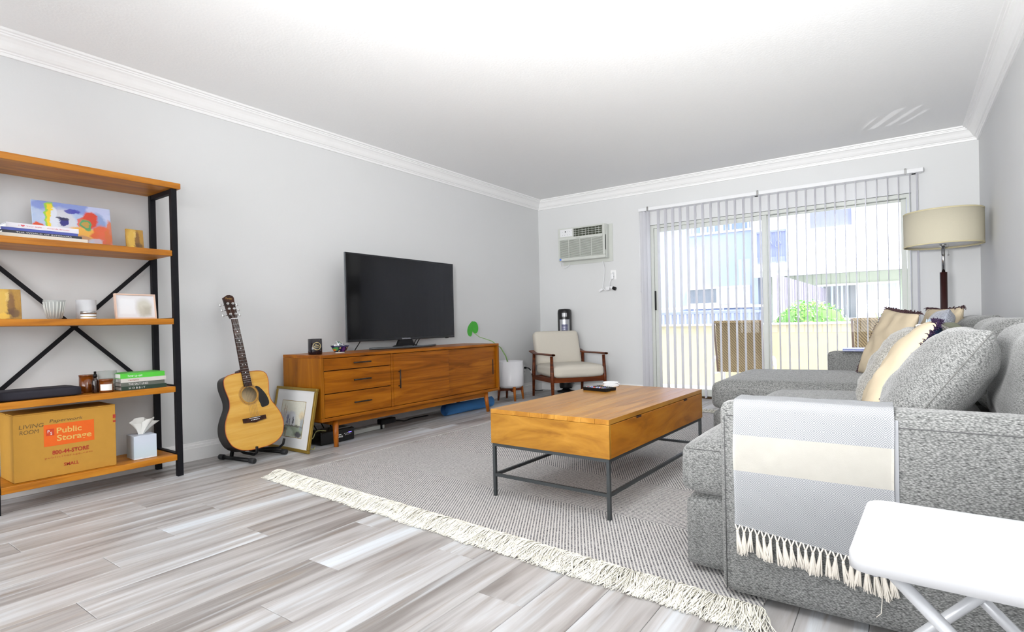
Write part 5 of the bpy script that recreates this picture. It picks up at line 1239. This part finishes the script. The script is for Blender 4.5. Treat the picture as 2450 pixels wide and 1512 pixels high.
# boarded fence running away from the parapet
fc = thing('board_fence', 'weathered grey vertical-board fence sloping down beside the hedge', 'fence', (0, 0, 0))
N = 22; fx0, fy0, fx1, fy1 = -1.98, 12.0, -1.42, 14.6
for k in range(N):
    t = k/(N-1); x = fx0+(fx1-fx0)*t; y = fy0+(fy1-fy0)*t; z1 = 1.72-.20*t
    MB().box((x, y, (z1-.5)/2), (.02, (fy1-fy0)/N*.93, z1+.5), (0, 0, -.21)).build('board', M['fence'], fc)
MB().bx(-2.06, -1.99, 11.9, 12.0, -.5, 1.78).build('fence_post', M['stucco_white'], fc)
# lower railings
def railing(label, x0, x1, y, z0, z1, n, mat, mat2, nm='railing'):
    t = thing(nm, label, 'railing', (0, 0, 0))
    MB().bx(x0, x1, y-.03, y+.03, z1-.05, z1).build('top_rail', mat, t); MB().bx(x0, x1, y-.015, y+.015, z0, z0+.03).build('bottom_rail', mat2, t)
    for k in range(n): xx = x0+(x1-x0)*(k+.5)/n; MB().bx(xx-.012, xx+.012, y-.012, y+.012, (z0+.03 if k % 6 else -.5), z1-.05).build('baluster', mat2, t)
    return t
railing('dark blue-grey metal railing just above the balcony wall on the left', -4.9, -2.2, 11.6, .30, 1.03, 34, M['rail_blue'], M['rail_blue'])
railing('white pipe handrail running across the front of the blue-shaded building', -6.3, -2.35, 13.2, .2, 1.17, 6, M['stucco_white'], M['stucco_white'], 'handrail')
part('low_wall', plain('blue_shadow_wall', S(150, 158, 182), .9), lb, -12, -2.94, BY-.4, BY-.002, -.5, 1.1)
# hedge
hg = thing('hedge_bush', 'sunlit rounded green bush with blossom above the balcony wall', 'bush', (-1.27, 10.6, 0))
rh = random.Random(5); b = bmesh.new()
def hedge_leaves(cx, cy, cz, rx, ry, rz, N, s0):
    for i in range(N):
        a = rh.uniform(0, 2*PI); ph = math.acos(rh.uniform(-.2, 1)); r = rh.uniform(.8, 1.05)*(1+.12*noise.noise(Vector((a*2, ph*2, 0))))
        p = Vector((cx+rx*r*math.sin(ph)*math.cos(a), cy+ry*r*math.sin(ph)*math.sin(a), cz+rz*r*math.cos(ph)))
        m = Euler((rh.uniform(-1, 1), rh.uniform(-1, 1), rh.uniform(0, 6))).to_matrix(); s = s0*rh.uniform(.7, 1.3)
        vs = [b.verts.new(p+m @ Vector(q)) for q in ((-s, 0, 0), (0, -s*.45, .1*s), (s, 0, 0), (0, s*.45, .1*s))]; b.faces.new(vs)
hedge_leaves(0, 0, .45, .62, .4, .66, 2600, .035)
me = bpy.data.meshes.new('foliage'); b.to_mesh(me); b.free(); me.materials.append(M['bush']); o = bpy.data.objects.new('foliage', me); COL.objects.link(o); o.parent = hg; o['kind'] = 'stuff'
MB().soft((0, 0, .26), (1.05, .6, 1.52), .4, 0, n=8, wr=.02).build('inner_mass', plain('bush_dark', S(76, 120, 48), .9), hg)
b = bmesh.new(); hedge_leaves(0, 0, .45, .66, .44, .67, 800, .018)
me = bpy.data.meshes.new('blossom'); b.to_mesh(me); b.free(); me.materials.append(plain('blossom', S(240, 236, 236), .7)); o = bpy.data.objects.new('blossom', me); COL.objects.link(o); o.parent = hg; o['kind'] = 'stuff'
gp = thing('low_plant', 'spiky green plant to the right of the rounded bush', 'plant', (-.15, 10.5, -.5))
for k in range(14):
    a = k*.7; MB().tube([(0, 0, 0), (.03*math.cos(a), .03*math.sin(a), .9), (.10*math.cos(a), .06*math.sin(a), 1.2), (.2*math.cos(a), .12*math.sin(a), 1.42+.02*(k % 3))], [.014, .012, .010, .002], 4).build('blade', M['bush'], gp)
bpy.context.view_layer.update()
